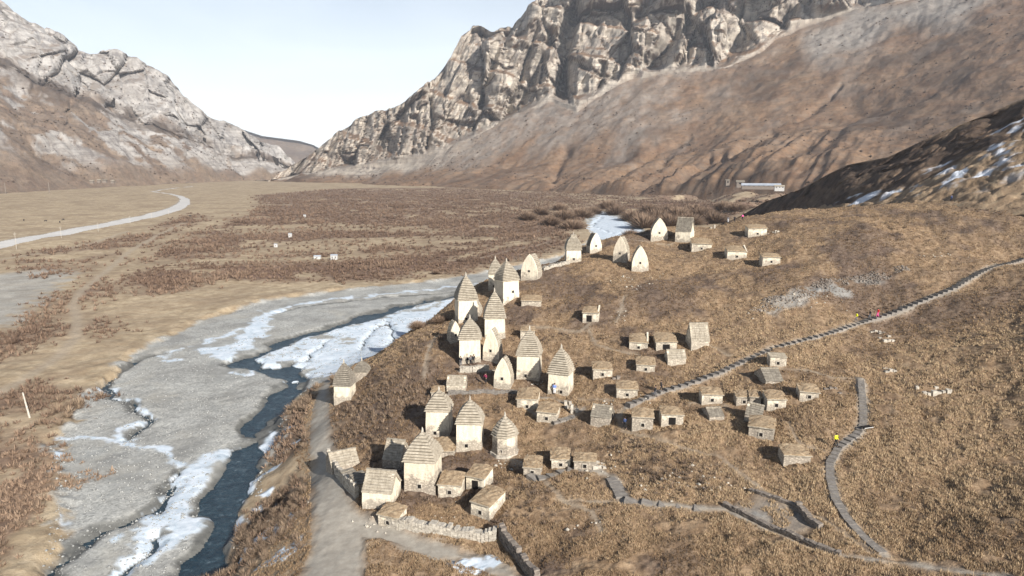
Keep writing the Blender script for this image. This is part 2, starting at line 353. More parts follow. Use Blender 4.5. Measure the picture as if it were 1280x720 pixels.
# ------------------------------------------------------------------ materials
class NT:
    def __init__(s, name):
        s.m = bpy.data.materials.new(name); s.m.use_nodes = True; s.t = s.m.node_tree; s.b = s.t.nodes['Principled BSDF']; s.b.inputs['Roughness'].default_value = .95
        s.b.inputs['Specular IOR Level'].default_value = .2
        s.co = s.n('ShaderNodeTexCoord'); s.geo = s.n('ShaderNodeNewGeometry')
    def n(s, t, **k):
        x = s.t.nodes.new(t)
        for a, b in k.items(): setattr(x, a, b)
        return x
    def l(s, a, b): s.t.links.new(a, b)
    def val(s, x, sock):
        if hasattr(x, 'is_linked') or hasattr(x, 'links'): s.l(x, sock)
        elif isinstance(x, tuple): sock.default_value = (*x, 1) if len(x) == 3 else x
        else: sock.default_value = x
    def noise(s, scale, det=4, rough=.6, vec=None, dist=0, col=False):
        x = s.n('ShaderNodeTexNoise'); x.inputs['Scale'].default_value = scale; x.inputs['Detail'].default_value = det; x.inputs['Roughness'].default_value = rough; x.inputs['Distortion'].default_value = dist
        s.l(vec if vec is not None else s.geo.outputs['Position'], x.inputs['Vector']); return x.outputs['Color' if col else 'Fac']
    def scl(s, v, sx, sy, sz):
        x = s.n('ShaderNodeMapping'); x.inputs['Scale'].default_value = (sx, sy, sz); s.l(v, x.inputs['Vector']); return x.outputs[0]
    def ramp(s, x, pts):
        r = s.n('ShaderNodeValToRGB'); s.l(x, r.inputs[0]); e = r.color_ramp.elements
        while len(e) < len(pts): e.new(.5)
        for q, (p, c) in zip(e, pts):
            q.position = p; q.color = (*c, 1) if isinstance(c, tuple) else (c, c, c, 1)
        return r.outputs[0]
    def mix(s, f, a, b, mode='MIX'):
        x = s.n('ShaderNodeMix', data_type='RGBA', blend_type=mode); s.val(f, x.inputs[0]); s.val(a, x.inputs[6]); s.val(b, x.inputs[7]); return x.outputs[2]
    def math(s, op, a, b=0.0):
        x = s.n('ShaderNodeMath', operation=op); s.val(a, x.inputs[0]); s.val(b, x.inputs[1]); return x.outputs[0]
    def attr(s, name):
        x = s.n('ShaderNodeVertexColor'); x.layer_name = name; q = s.n('ShaderNodeSeparateColor'); s.l(x.outputs[0], q.inputs[0]); return q.outputs[0], q.outputs[1], q.outputs[2], x.outputs[0]
    def bump(s, h, st=.5, d=.1):
        x = s.n('ShaderNodeBump'); x.inputs['Strength'].default_value = st; x.inputs['Distance'].default_value = d; s.l(h, x.inputs['Height']); s.l(x.outputs[0], s.b.inputs['Normal'])
    def out(s, c, rough=None):
        s.val(c, s.b.inputs['Base Color'])
        if rough is not None: s.val(rough, s.b.inputs['Roughness'])
        return s.m

def terrain_mat():
    t = NT('terrain'); g, sh, gv, _ = t.attr('cov'); ic, rd, pt, _ = t.attr('way'); ca, cb, cc, _ = t.attr('var')
    f1 = t.noise(.9, 6, .7); f2 = t.noise(6, 3, .7); f3 = t.noise(.12, 5, .6)
    grass = t.ramp(f1, [(.28, (.10, .062, .036)), (.45, (.20, .132, .078)), (.6, (.30, .21, .13)), (.75, (.40, .295, .19))])
    grass = t.mix(ca, grass, t.ramp(f1, [(.3, (.07, .047, .035)), (.5, (.135, .095, .07)), (.7, (.21, .155, .11))]))
    plain = t.ramp(t.noise(.25, 6, .65), [(.3, (.25, .185, .115)), (.5, (.39, .305, .20)), (.7, (.52, .42, .29))])
    plain = t.mix(t.ramp(t.noise(.03, 7, .7), [(.45, 0.0), (.62, .65)]), plain, (.22, .16, .105)); plain = t.mix(t.ramp(t.noise(.9, 5, .75), [(.5, 0.0), (.68, .5)]), plain, (.17, .12, .075)); base_ = t.mix(g, plain, grass)
    shr = t.ramp(t.noise(.5, 6, .75), [(.3, (.085, .052, .04)), (.5, (.16, .10, .072)), (.68, (.26, .175, .12))])
    base_ = t.mix(sh, base_, shr)
    vo = t.n('ShaderNodeTexVoronoi'); vo.inputs['Scale'].default_value = 2.6; t.l(t.geo.outputs['Position'], vo.inputs['Vector'])
    peb = t.mix(.55, t.ramp(t.noise(2.6, 7, .85), [(.34, (.10, .10, .095)), (.5, (.33, .33, .305)), (.66, (.62, .61, .56))]), t.ramp(vo.outputs['Color'], [(0, (.15, .15, .145)), (1, (.55, .54, .50))]))
    silt = t.ramp(t.noise(.4, 5, .6), [(.35, (.25, .255, .24)), (.65, (.37, .37, .35))])
    grav = t.mix(cb, peb, silt); grav = t.mix(t.ramp(t.noise(.09, 7, .7), [(.42, 0.0), (.62, .6)]), grav, (.16, .155, .145)); grav = t.mix(t.ramp(t.noise(.06, 6, .7, None, 1.0), [(.5, 0.0), (.7, .5)]), grav, (.40, .37, .31)); grav = t.mix(cc, grav, (.075, .075, .07))
    base_ = t.mix(gv, base_, grav)
    base_ = t.mix(rd, base_, t.ramp(t.noise(.7, 7, .7), [(.3, (.25, .222, .185)), (.5, (.31, .28, .235)), (.7, (.39, .355, .30))]))
    base_ = t.mix(pt, base_, t.ramp(t.noise(1.2, 5, .7), [(.3, (.27, .215, .155)), (.7, (.42, .35, .265))]))
    icec = t.ramp(t.noise(.45, 8, .75, None, .7), [(.30, (.20, .24, .27)), (.42, (.45, .52, .58)), (.56, (.56, .61, .66)), (.74, (.70, .72, .76))])
    base_ = t.mix(ic, base_, icec); keep = t.math('SUBTRACT', 1.0, t.math('MULTIPLY', t.math('MAXIMUM', t.math('MAXIMUM', gv, ic), rd), .8))
    t.bump(t.math('MULTIPLY', t.math('ADD', f1, t.math('MULTIPLY', f2, .5)), keep), .7, .35)
    return t.out(base_)
M = {}
M['asphalt_glare'] = (lambda t: t.out(t.ramp(t.noise(.2, 5, .7), [(.3, (.46, .44, .41)), (.7, (.58, .56, .53))])))(NT('asphalt_glare'))  # asphalt whitened by glare, put into the base colour
M['terrain'] = terrain_mat()
def mountain_mat(name, pale, tan_, dark, grassA, grassB, haze=0):
    t = NT(name); rk, sc, gr, _ = t.attr('cov'); pos = t.geo.outputs['Position']
    st = t.noise(.02, 7, .68, t.scl(pos, .6, .6, 2.6), 1.2); fine = t.noise(.03, 10, .70, t.scl(pos, 1.3, 1.3, .5), .4); rg_ = t.n('ShaderNodeTexNoise', noise_type='RIDGED_MULTIFRACTAL'); rg_.inputs['Scale'].default_value = .012; rg_.inputs['Detail'].default_value = 9; rg_.inputs['Roughness'].default_value = .62; t.l(t.scl(pos, 1.3, 1.3, .5), rg_.inputs['Vector']); ridg = rg_.outputs['Fac']; big = t.noise(.004, 4, .6)
    rock = t.mix(st, t.ramp(fine, [(.32, dark), (.45, tan_), (.56, pale)]), t.ramp(fine, [(.3, tuple(c * .8 for c in tan_)), (.5, pale), (.75, tuple(c * 1.12 for c in pale))]))
    crack = t.ramp(t.noise(.03, 10, .8, t.scl(pos, 1.6, 1.6, .35), .8), [(.42, 0.0), (.47, 1.0)])
    rock = t.mix(crack, dark, rock)
    mp_ = t.n('ShaderNodeMapping'); mp_.inputs['Rotation'].default_value = (0, -.30, 0); mp_.inputs['Scale'].default_value = (.16, .16, 4.5); t.l(pos, mp_.inputs['Vector']); sn_ = t.noise(.012, 8, .72, mp_.outputs[0])
    rock = t.mix(t.ramp(sn_, [(.43, 0.0), (.46, .75), (.49, 0.0)]), rock, dark); rock = t.mix(t.ramp(sn_, [(.55, 0.0), (.60, .6), (.63, .6), (.66, 0.0)]), rock, tuple(c * 1.15 for c in pale))
    rock = t.mix(t.ramp(big, [(.4, 0.0), (.6, .45)]), rock, tan_)
    gs = t.mix(t.ramp(t.noise(.01, 7, .65, t.scl(pos, 1, 1, 2.5)), [(.35, 0.0), (.65, 1.0)]), grassA, grassB)
    gs = t.mix(t.ramp(t.noise(.06, 9, .8, t.scl(pos, 1, 1, 2)), [(.42, 0.0), (.62, .75)]), gs, tuple(c * .48 for c in grassA)); gs = t.mix(t.ramp(t.noise(.018, 7, .7, t.scl(pos, 1, 1, 5)), [(.56, 0.0), (.66, .4)]), gs, (.30, .23, .165))
    scr = t.ramp(t.noise(.07, 9, .78, t.scl(pos, 1, 1, .4)), [(.36, (.17, .15, .13)), (.5, (.26, .235, .21)), (.7, (.35, .32, .28))])
    c = t.mix(gr, gs, tuple(x * .36 for x in grassA)); c = t.mix(sc, c, scr); c = t.mix(rk, c, rock)
    c = t.mix(t.math('MULTIPLY', t.ramp(fine, [(.42, 1.0), (.56, 0.0)]), .25), c, tuple(x * .5 for x in tan_)); t.bump(t.math('ADD', t.math('MULTIPLY', fine, .8), t.math('MULTIPLY', ridg, .3)), .8, 5)
    return t.out(c)
M['mountain'] = mountain_mat('cliff_rock', (.47, .42, .35), (.34, .295, .245), (.095, .082, .08), (.175, .105, .064), (.255, .165, .10))
M['mountain_far'] = mountain_mat('pale_limestone', (.40, .38, .355), (.29, .265, .24), (.12, .11, .11), (.17, .12, .088), (.25, .185, .13))
def hillside_mat():
    t = NT('moor_with_shade'); sn, dk, rk, _ = t.attr('cov')
    f = t.noise(.25, 8, .72)
    c = t.ramp(f, [(.3, (.16, .11, .065)), (.5, (.27, .19, .12)), (.7, (.38, .29, .19))])
    c = t.mix(dk, c, t.ramp(t.noise(.12, 8, .75), [(.35, (.035, .025, .019)), (.52, (.085, .058, .042)), (.68, (.19, .135, .092))]))  # flank's shadow painted as a darker brown, over dark scrub
    c = t.mix(sn, c, (.72, .76, .82)); t.bump(f, .8, 1.5); return t.out(c)
M['moor_with_shade'] = hillside_mat()
def water_mat():
    t = NT('river_water'); p = t.geo.outputs['Position']
    w = t.noise(1.3, 5, .65, None, .8); c = t.ramp(t.noise(.8, 6, .7), [(.35, (.008, .02, .032)), (.55, (.02, .042, .058)), (.66, (.06, .09, .11)), (.76, (.32, .37, .41))])
    t.b.inputs['Specular IOR Level'].default_value = .35; t.bump(w, .9, .35); return t.out(c, .38)
M['water'] = water_mat()
def plaster_mat(name, c0, worn):
    t = NT(name); o = t.co.outputs['Object']; oi = t.n('ShaderNodeObjectInfo'); r = oi.outputs['Random']
    off = t.n('ShaderNodeVectorMath', operation='ADD'); t.l(o, off.inputs[0]); t.l(oi.outputs['Location'], off.inputs[1]); v = off.outputs[0]
    z = t.n('ShaderNodeSeparateXYZ'); t.l(o, z.inputs[0])
    n = t.noise(.9, 6, .7, v); streak = t.noise(2.2, 5, .65, t.scl(v, 1, 1, .25)); fine = t.noise(7, 4, .7, v)
    c = t.mix(t.ramp(streak, [(.40, 0.0), (.68, .85)]), c0, tuple(x * .66 for x in c0))
    c = t.mix(t.ramp(fine, [(.48, 0.0), (.70, .55)]), c, (.33, .28, .21))
    lowm = t.math('SUBTRACT', t.math('MULTIPLY', n, 1.7), t.math('MULTIPLY', z.outputs[2], .24))
    stone = t.n('ShaderNodeTexVoronoi'); stone.inputs['Scale'].default_value = 3.2; t.l(t.scl(v, 1, 1, 1.7), stone.inputs['Vector'])
    stc = t.ramp(stone.outputs['Distance'], [(.1, (.46, .40, .32)), (.55, (.20, .17, .14))])
    c = t.mix(t.ramp(lowm, [(.47 + worn[0], 0.0), (.68 + worn[0], worn[1])]), c, stc)
    t.bump(t.math('ADD', n, t.math('MULTIPLY', stone.outputs['Distance'], -.4)), .5, .12); return t.out(c)
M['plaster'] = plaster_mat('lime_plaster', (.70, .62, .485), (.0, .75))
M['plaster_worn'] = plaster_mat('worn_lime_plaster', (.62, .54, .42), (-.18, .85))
def stone_mat(name, a_, b_, c_, sc=2.0):
    t = NT(name); oi = t.n('ShaderNodeObjectInfo'); off = t.n('ShaderNodeVectorMath', operation='ADD'); t.l(t.co.outputs['Object'], off.inputs[0]); t.l(oi.outputs['Location'], off.inputs[1]); v = off.outputs[0]
    n = t.noise(sc, 6, .72, v); c = t.ramp(n, [(.3, a_), (.5, b_), (.7, c_)])
    c = t.mix(t.ramp(t.noise(sc * .4, 4, .6, v), [(.5, 0.0), (.7, .5)]), c, tuple(x * .8 for x in b_))
    c = t.mix(.5, c, t.mix(oi.outputs['Random'], a_, c_), 'MIX') if False else c
    t.bump(n, .6, .08); return t.out(c)
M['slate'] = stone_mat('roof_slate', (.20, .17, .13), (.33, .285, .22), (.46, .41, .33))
M['slate_dark'] = stone_mat('dark_slate_gap_shade', (.12, .10, .08), (.20, .175, .14), (.31, .275, .22))  # dark slate; on roof cores it paints shade into the gaps between courses
M['rubble'] = stone_mat('rubble_stone', (.22, .19, .16), (.40, .36, .30), (.58, .53, .44), 3)
M['rubble_dark'] = stone_mat('dark_rubble_stone', (.10, .085, .07), (.19, .16, .135), (.30, .26, .215), 3)
M['grey_stone'] = stone_mat('grey_river_stone', (.13, .13, .125), (.26, .26, .25), (.42, .42, .40), 3)
M['paving'] = stone_mat('paving_stone', (.13, .115, .10), (.19, .17, .15), (.27, .245, .215), 1.6)
M['turf'] = stone_mat('dry_turf', (.15, .105, .066), (.28, .205, .13), (.42, .33, .22), 2.5)
M['scrub'] = stone_mat('slope_scrub', (.045, .032, .022), (.075, .052, .036), (.12, .085, .055), .5)
M['void'] = NT('near_black').out((.012, .01, .009))  # unlit insides of openings put into the colour; also shoes, eyes, panel
M['wood'] = stone_mat('pole_wood', (.30, .26, .21), (.45, .41, .35), (.6, .56, .5), 3)
M['white'] = stone_mat('white_paint', (.38, .37, .35), (.46, .45, .43), (.55, .54, .51), 1)
M['metal_roof'] = stone_mat('pale_metal_roof', (.26, .29, .33), (.33, .36, .40), (.42, .44, .48), .3)
def blade_mat(name, cols):
    t = NT(name); r, g, b, _ = t.attr('var'); c = t.ramp(r, [(i / (len(cols) - 1), q) for i, q in enumerate(cols)])
    c = t.mix(t.math('MULTIPLY', g, .38), c, tuple(x * .7 for x in cols[1]))
    return t.out(c)
M['grass'] = blade_mat('dry_grass', [(.095, .058, .034), (.21, .138, .08), (.35, .245, .145), (.52, .39, .245)])
M['twig'] = blade_mat('brown_twigs', [(.07, .05, .038), (.145, .105, .078), (.24, .17, .115), (.34, .255, .175)])
M['redtwig'] = blade_mat('red_brown_twigs', [(.08, .052, .038), (.145, .095, .066), (.215, .146, .10), (.30, .215, .15)])
def flat(name, c, r=.8):
    t = NT(name); n = t.noise(9, 3, .6, t.co.outputs['Object']); return t.out(t.mix(n, tuple(x * .8 for x in c), tuple(min(1, x * 1.15) for x in c)), r)

# ------------------------------------------------------------------ ground sheet, split by what covers it
def build_ground():
    fov = np.radians(39); th = np.concatenate([-np.geomspace(np.radians(95), fov, 26)[:-1], np.linspace(-fov, fov, 800), np.geomspace(fov, np.radians(95), 26)[1:]])
    # denser, even steps across the picture
    rs = [18.0]
    while rs[-1] < 2900:
        r = rs[-1]; rs.append(r + (2.0 if r < 52 else max(.16, min(r * r / 24000, .55 if r < 175 else .0055 * r))))
    rs = np.array(rs); R_, TH = np.meshgrid(rs, th, indexing='ij'); x = R_ * np.sin(TH); y = R_ * np.cos(TH)
    xr = x.ravel(); yr = y.ravel(); z, m = surf(xr, yr)
    # coverage
    n1 = fbm2(xr, yr, 30, 4, 20); n2 = fbm2(xr, yr, 7, 4, 21); n3 = fbm2(xr, yr, 90, 4, 22)
    g = m['hill'] * np.ones_like(xr)
    shv = shrub_density(xr, yr)
    gv = np.clip(sst(.8, -1.2, polyd(BED, xr + 3 * n2, yr + 3 * n2)) * (1 - sst(2.5, 5, z)), 0, 1)
    silt_flat = sst(.1, .55, n1 + .3 * n2)
    for px, nm in ((poly_px([(0,440),(30,405),(110,330),(60,345),(-60,360),(-60,430)]), 0), (poly_px([(-40,420),(-40,350),(60,340),(100,345),(60,375),(20,415)]), 1)):
        gv = np.maximum(gv, sst(4, -6, polyd(px, xr + 5 * n2, yr + 8 * n2)) * .75 * (nm == 1))
    outc = sst(1.0, -1.0, polyd(np.stack(ground_px([935,1000,1070,1130,1128,1085,1010,950],[386,360,344,330,340,356,376,392]), 1), xr + 4 * n2, yr + 4 * n2)) * sst(-.05, .25, n2 + .1)
    for px in ([740,735,800,830,880],[610,600,596,600,605]),:
        pass
    gv = np.maximum(gv, outc * .7)
    gv = np.maximum(gv, sst(.5, -1.5, m['court']) * (.5 + .4 * sst(-.2, .2, n2 + n1)))
    silt = np.where(m['court'] < .5, .3, silt_flat * .85 * (m['r'] < 2500))
    isr = (m['road'] < 0)
    rd = np.maximum(sst(1.2, -.8, m['road']), sst(2.0, -1.0, m['far']) * 1.0)
    rd = np.maximum(rd, sst(.5, -.4, m['pathg']) * .85)
    pt = np.maximum(sst(.8, -.6, m['path']) * .8 * sst(.0, .8, m['pathg']), sst(1.6, -1.2, m['track']) * .75)
    # ragged snow in the shade of banks and by the road
    snow = np.zeros_like(xr)
    for (pu, pv, rad) in [(590,707,1.6),(330,640,1.6),(345,668,2.0),(350,700,2.0),(365,560,1.2),(310,695,1.4),(330,620,1.2),(340,588,1.3),(355,540,1.2)]:
        cx, cy = ground_px(pu, pv); dd = np.hypot((xr - cx[0]) * .8, (yr - cy[0]) * 1.3) / rad
        snow = np.maximum(snow, sst(1.15, .8, dd + n2 * .6 + .5 * fbm2(xr, yr, 1.2, 2, 33)))
    ic = np.maximum(sst(.7, -.5, m['ice'] + .5 * n2) * (m['bed'] > .2) * (~m['iswater']), snow)
    dark = np.clip(sst(-.05, .35, n1 + .25 * n2) * .8 + sst(.0, .5, n2) * .35, 0, 1) * (m['hill']) * (1 - .8 * sst(5, 45, xr) * sst(135, 90, yr))
    cov = np.stack([g, shv, gv, np.ones_like(g)], 1); way = np.stack([ic, rd, pt, np.ones_like(g)], 1); wet = sst(1.6, .2, m['water'] + n2 * .8) * (m['bed'] > .2) * .85; var = np.stack([dark, silt, wet, np.ones_like(g)], 1)
    nr, nt = R_.shape; idx = np.arange(nr * nt).reshape(nr, nt)
    q = np.stack([idx[:-1, :-1].ravel(), idx[:-1, 1:].ravel(), idx[1:, 1:].ravel(), idx[1:, :-1].ravel()], 1)[:, ::-1]
    c = q[:, 0]; cls = np.zeros(len(q), int)
    cls[gv[c] > .5] = 1; cls[(pt[c] > .45) | (m['pathg'][c] < 0)] = 4; cls[isr[c]] = 3; cls[m['far'][c] < 0] = 6; cls[ic[c] > .5] = 5; cls[m['iswater'][c]] = 2
    cls[(outc[c] > .4) & (cls == 1)] = 0
    V = np.stack([xr, yr, z], 1)
    for k, nm in enumerate(['ground', 'riverbed', 'river', 'road', 'footpath', 'ice', 'valley_road']):
        f = q[cls == k]
        if not len(f): continue
        ui, inv = np.unique(f, return_inverse=True)
        o = mk(nm, V[ui], inv.reshape(-1, 4), M['water'] if k == 2 else (M['asphalt_glare'] if k == 6 else M['terrain']), None, dict(cov=cov[ui], way=way[ui], var=var[ui]), True)
        tag(o, kind='structure')
def shrub_density(x, y):
    n2 = fbm2(x, y, 24, 4, 41); n1 = fbm2(x * .55, y * 1.5, 120, 3, 42)
    wx, wy = x + 6 * n2, y + 10 * n2; d = np.full(x.shape, 0.0)
    for px, k in SHRUBP: d = np.maximum(d, k * sst(14, -14, polyd(px, wx, wy)))
    for px, k in BAREP: d = d * (1 - k * sst(4, -6, polyd(px, wx, wy)))
    d = d * (.45 * sst(-.9, -.3, n2 + .5 * n1) + .55 * sst(-.5, .20, n2 + .55 * n1 + .15))
    dd = 0 * d
    for px, k in SHRUBP[-2:]: dd = np.maximum(dd, .8 * sst(3, -3, polyd(px, x, y)) * sst(-.6, -.3, n2))
    d = np.maximum(d, dd); d = np.clip(d, 0, 1) * np.maximum(sst(9, 7, base(x, y)), y > 400); d = d * sst(-3, 1, polyd(BED, wx, wy)); d = np.maximum(d, .75 * sst(8, -8, polyd(MOUNDP, x, y)) * sst(-.3, .1, n2)); return d
SHRUBP = [(poly_px(p), k) for p, k in [
 ([(170,345),(230,335),(330,332),(420,330),(520,318),(600,312),(700,296),(720,310),(640,328),(560,345),(460,352),(400,352),(330,354),(250,356),(165,362)], 1),
 ([(230,300),(300,275),(330,262),(320,246),(420,237),(560,236),(700,244),(760,262),(730,285),(660,306),(560,312),(400,322),(250,326),(170,330)], .85),
 ([(760,262),(830,250),(940,262),(960,275),(880,285),(830,280),(790,278)], 1),
 ([(150,362),(190,345),(250,350),(240,365),(190,372)], 1),([(105,360),(125,357),(140,365),(125,376),(105,372)], 1),([(0,425),(60,412),(90,415),(60,430),(0,450)], 1),([(100,415),(130,408),(142,414),(125,424),(105,424)], 1),
 ([(55,315),(110,308),(190,292),(240,270),(260,275),(200,300),(130,325),(100,342),(40,350)], .8),([(30,410),(60,395),(90,370),(110,350),(130,352),(100,380),(70,405),(45,420)], .7),
 ([(0,505),(50,488),(95,500),(88,525),(30,530),(0,530)], 1),([(-40,560),(60,565),(75,600),(78,660),(70,720),(-40,720)], .9),
 ([(375,505),(386,505),(384,560),(372,620),(375,720),(285,720),(300,670),(325,610),(345,560)], 1)]]
MOUNDP = poly_px([(640,234),(760,236),(1010,234),(1010,262),(900,272),(820,262),(700,246)], 6.0)
BAREP = [(poly_px(p), k) for p, k in [
 ([(310,330),(360,318),(480,312),(580,308),(640,300),(560,296),(430,300),(330,305),(290,322)], .8),([(560,330),(640,312),(700,302),(700,298),(600,315),(540,328)], .9),
 ([(290,285),(420,280),(560,288),(560,294),(400,290),(280,296)], .7),([(660,250),(760,262),(720,290),(690,275),(670,262)], .35)]]
build_ground()
print('ground', time.time() - T0)

# ------------------------------------------------------------------ mountains
def smi(us, pts, w=90):
    return sum(np.interp(us + o * w / 4, *zip(*pts)) for o in (-4, -3, -2, -1, 0, 1, 2, 3, 4)) / 9
SWEPT = []
def sweep(name, us, lines, rows, slopes, r0f, z0, mat, dispf, covf, back=(300, -200)):
    """a mountain front: survey lines of elevation (foot, breaks, skyline) joined by true slopes"""
    us = np.asarray(us, float); R_ = []; Z_ = []
    r = smi(us, r0f); z = np.interp(us, *zip(*z0)) if hasattr(z0, '__len__') else np.full(us.shape, float(z0)); X, Y, _ = raydir(us, 200.0); hx, hy = X / np.hypot(X, Y), Y / np.hypot(X, Y)
    band = []; prs = [(r, z)]
    for ln, sl in zip(lines, slopes):
        v = np.interp(us, *zip(*ln)); X, Y, Zd = raydir(us, v); te = Zd / np.hypot(X, Y); s = smi(us, sl) if hasattr(sl, '__len__') else sl
        r1 = np.maximum((CAMZ - z + r * s) / np.maximum(.06, s - te), r + 2); z1 = CAMZ + r1 * te; prs.append((r1, z1)); r, z = r1, z1
    prs.append((r + back[0], z + back[1]))
    for k in range(len(prs) - 1):
        n = rows[k] if k < len(rows) else 8
        for i in range(n):
            t = i / n; R_.append(prs[k][0] * (1 - t) + prs[k + 1][0] * t); Z_.append(prs[k][1] * (1 - t) + prs[k + 1][1] * t); band.append(k + t)
    R_ = np.array(R_); Z_ = np.array(Z_); B = np.array(band)[:, None] * np.ones_like(R_)
    x = hx * R_; y = hy * R_
    dr, dz = dispf(x, y, Z_, B, us[None, :] * np.ones_like(R_))
    R2 = R_ + dr; x = hx * R2; y = hy * R2; z = Z_ + dz
    V = np.stack([x.ravel(), y.ravel(), z.ravel()], 1); nr, nu = x.shape; idx = np.arange(nr * nu).reshape(nr, nu)
    q = np.stack([idx[:-1, :-1].ravel(), idx[:-1, 1:].ravel(), idx[1:, 1:].ravel(), idx[1:, :-1].ravel()], 1)
    P3 = V.reshape(nr, nu, 3); du = np.gradient(P3, axis=1); dv = np.gradient(P3, axis=0); N = np.cross(du, dv); N /= np.linalg.norm(N, axis=2)[..., None] + 1e-9
    vv = 360 - F * np.tan(np.arctan2(z - CAMZ, np.hypot(x, y)) + 0) * 1.0
    cov = covf(x, y, z, B, us[None, :] * np.ones_like(x), np.abs(N[..., 2])).reshape(-1, 4)
    o = mk(name, V, q, mat, None, dict(cov=cov), False); tag(o, kind='structure'); SWEPT.append((V, cov, B.ravel())); return o
FOOT_R = [(200,2500),(345,2000),(500,1500),(640,1240),(800,1020),(1000,850),(1280,720),(1500,680)]
MIDL = [(200,233),(345,226),(400,222),(500,217),(600,213),(700,206),(800,198),(900,180),(1000,160),(1120,135),(1280,110),(1500,80)]
BASEL = [(200,232),(345,224),(400,214),(450,207),(520,196),(560,186),(600,168),(650,142),(690,124),(720,136),(745,118),(790,92),(850,88),(900,86),(930,72),(960,48),(1000,28),(1050,14),(1100,4),(1160,-16),(1240,-40),(1500,-70)]
TOPL = [(200,232),(335,226),(355,212),(380,197),(400,184),(425,163),(450,148),(470,140),(505,131),(520,118),(545,96),(560,76),(578,42),(592,24),(602,21),(615,29),(640,27),(650,20),(665,2),(690,-18),(740,-50),(850,-90),(1000,-130),(1300,-170),(1500,-180)]
GUL = [([(735,-30),(712,25),(700,70),(702,135)], 9, 95), ([(640,28),(622,60),(600,130)], 5, 40), ([(690,40),(668,95),(652,120)], 5, 50), ([(830,-20),(800,12),(790,25)], 8, 75), ([(905,-30),(865,8),(838,45),(815,85)], 10, 85), ([(950,-20),(920,50),(895,84)], 16, 85),
       ([(1010,-20),(992,10),(980,22)], 6, 40), ([(755,80),(748,112)], 4, 25), ([(770,75),(765,95)], 3, 20), ([(560,70),(545,100),(555,85)], 5, 30)]
MGUL = [([(965,172),(930,186),(905,208)], 4, 12), ([(850,232),(872,212),(905,198)], 5, 14), ([(826,236),(848,214),(888,198)], 4, 12), ([(765,230),(790,212),(815,198)], 5, 13), ([(800,228),(822,214),(835,200)], 4, 10), ([(690,225),(702,200),(708,188)], 6, 12), ([(1050,110),(1020,135),(1000,150)], 3, 8), ([(860,168),(835,178),(820,185)], 3, 8)]
def pxv(x, y, z):
    yc = y * cp - (z - CAMZ) * sp; zc = y * sp + (z - CAMZ) * cp
    return 640 + F * x / yc, 360 - F * zc / yc
def disp_right(x, y, z, B, U):
    Bo = B; B = np.where(Bo < 1, Bo * .4, np.where(Bo < 2, .4 + (Bo - 1) * .6, Bo - 1))
    t = np.clip(B - 1, 0, 1); cliff = sst(.0, .10, t) * (B < 2.001); arc = U * 1.2
    ang = x * .75 - y * .66                      # along the range
    rib = fbm3(ang / 1.0, z * .42, y * .3, 110, 5, 1, True); rib2 = fbm3(ang, z * .25 + ang * .1, y * .2, 46, 5, 2, True)
    dr = cliff * (58 * (.55 - rib * .55) - 4 * rib2)
    wa = ang + .25 * z + 8 * pn3(x / 50, y / 50, z / 50); wz = z + .32 * ang + 12 * pn3(x / 60 + 9, y / 60, z / 60)
    global EDG; EDG = 0 * x
    for sc_, am, sd, asp in ((110, 66, 1, .55), (42, 30, 2, .42), (17, 11, 3, .38)):
        fv, fe = facets(wa / sc_, wz * asp / sc_, sd, 1.25); dr = dr + cliff * (am * fv + am * .30 * sst(.12, .0, fe)); EDG = np.maximum(EDG, sst(.16, .02, fe) * (.95 if sc_ > 30 else .6))
    s = (z + .30 * ang + 14 * fbm3(x, y, z, 120, 2, 4)) / 92.0; w = s - np.floor(s)
    dr = dr + cliff * 46 * (sst(.0, .22, w) - w)
    dr = dr + cliff * 10 * (sst(0, .4, (s * 3.1) % 1) - (s * 3.1) % 1)
    up, vp = pxv(x, y, z)
    for pts, w_, dp in GUL:
        pp = np.array(pts, float); d = stroke(pp, [0] * len(pp), up, vp); dr = dr + cliff * dp * np.exp(-(np.minimum(d, 60) / w_) ** 2)
    tal = (B < 1) * 1.0
    gull = fbm3(ang + .15 * y, z * .12, y * .12, 60, 4, 6, True)
    dz = tal * sst(0, .12, B) * (13 * fbm3(x, y, z, 190, 5, 5) + 3.0 * fbm3(x, y, z, 30, 4, 55) - 3.0 * gull * sst(.5, .95, B))
    bk = sst(.0, .06, B) * sst(.48, .28, B) * sst(1500, 1000, np.hypot(x, y)) * sst(1150, 1000, U)
    sp_ = fbm3(ang + .5 * y * .3, y * .12, z * .1, 85, 4, 7, True); dz = dz + bk * (20 * np.maximum(-.1, sp_ - .25) - 3)
    for pts, w_, dp in MGUL:
        pp = np.array(pts, float); d = stroke(pp, [0] * len(pp), up + 5 * fbm3(x, y, z, 40, 3, 66), vp); dz = dz - tal * dp * np.exp(-(np.minimum(d, 60) / w_) ** 2) * sst(0, .15, B)
    sky_ = np.clip(B - 1.75, 0, .25) * 4; dz = dz + (B <= 2.001) * sky_ * 7 * fbm3(x, y, z, 50, 4, 8)
    return dr, dz
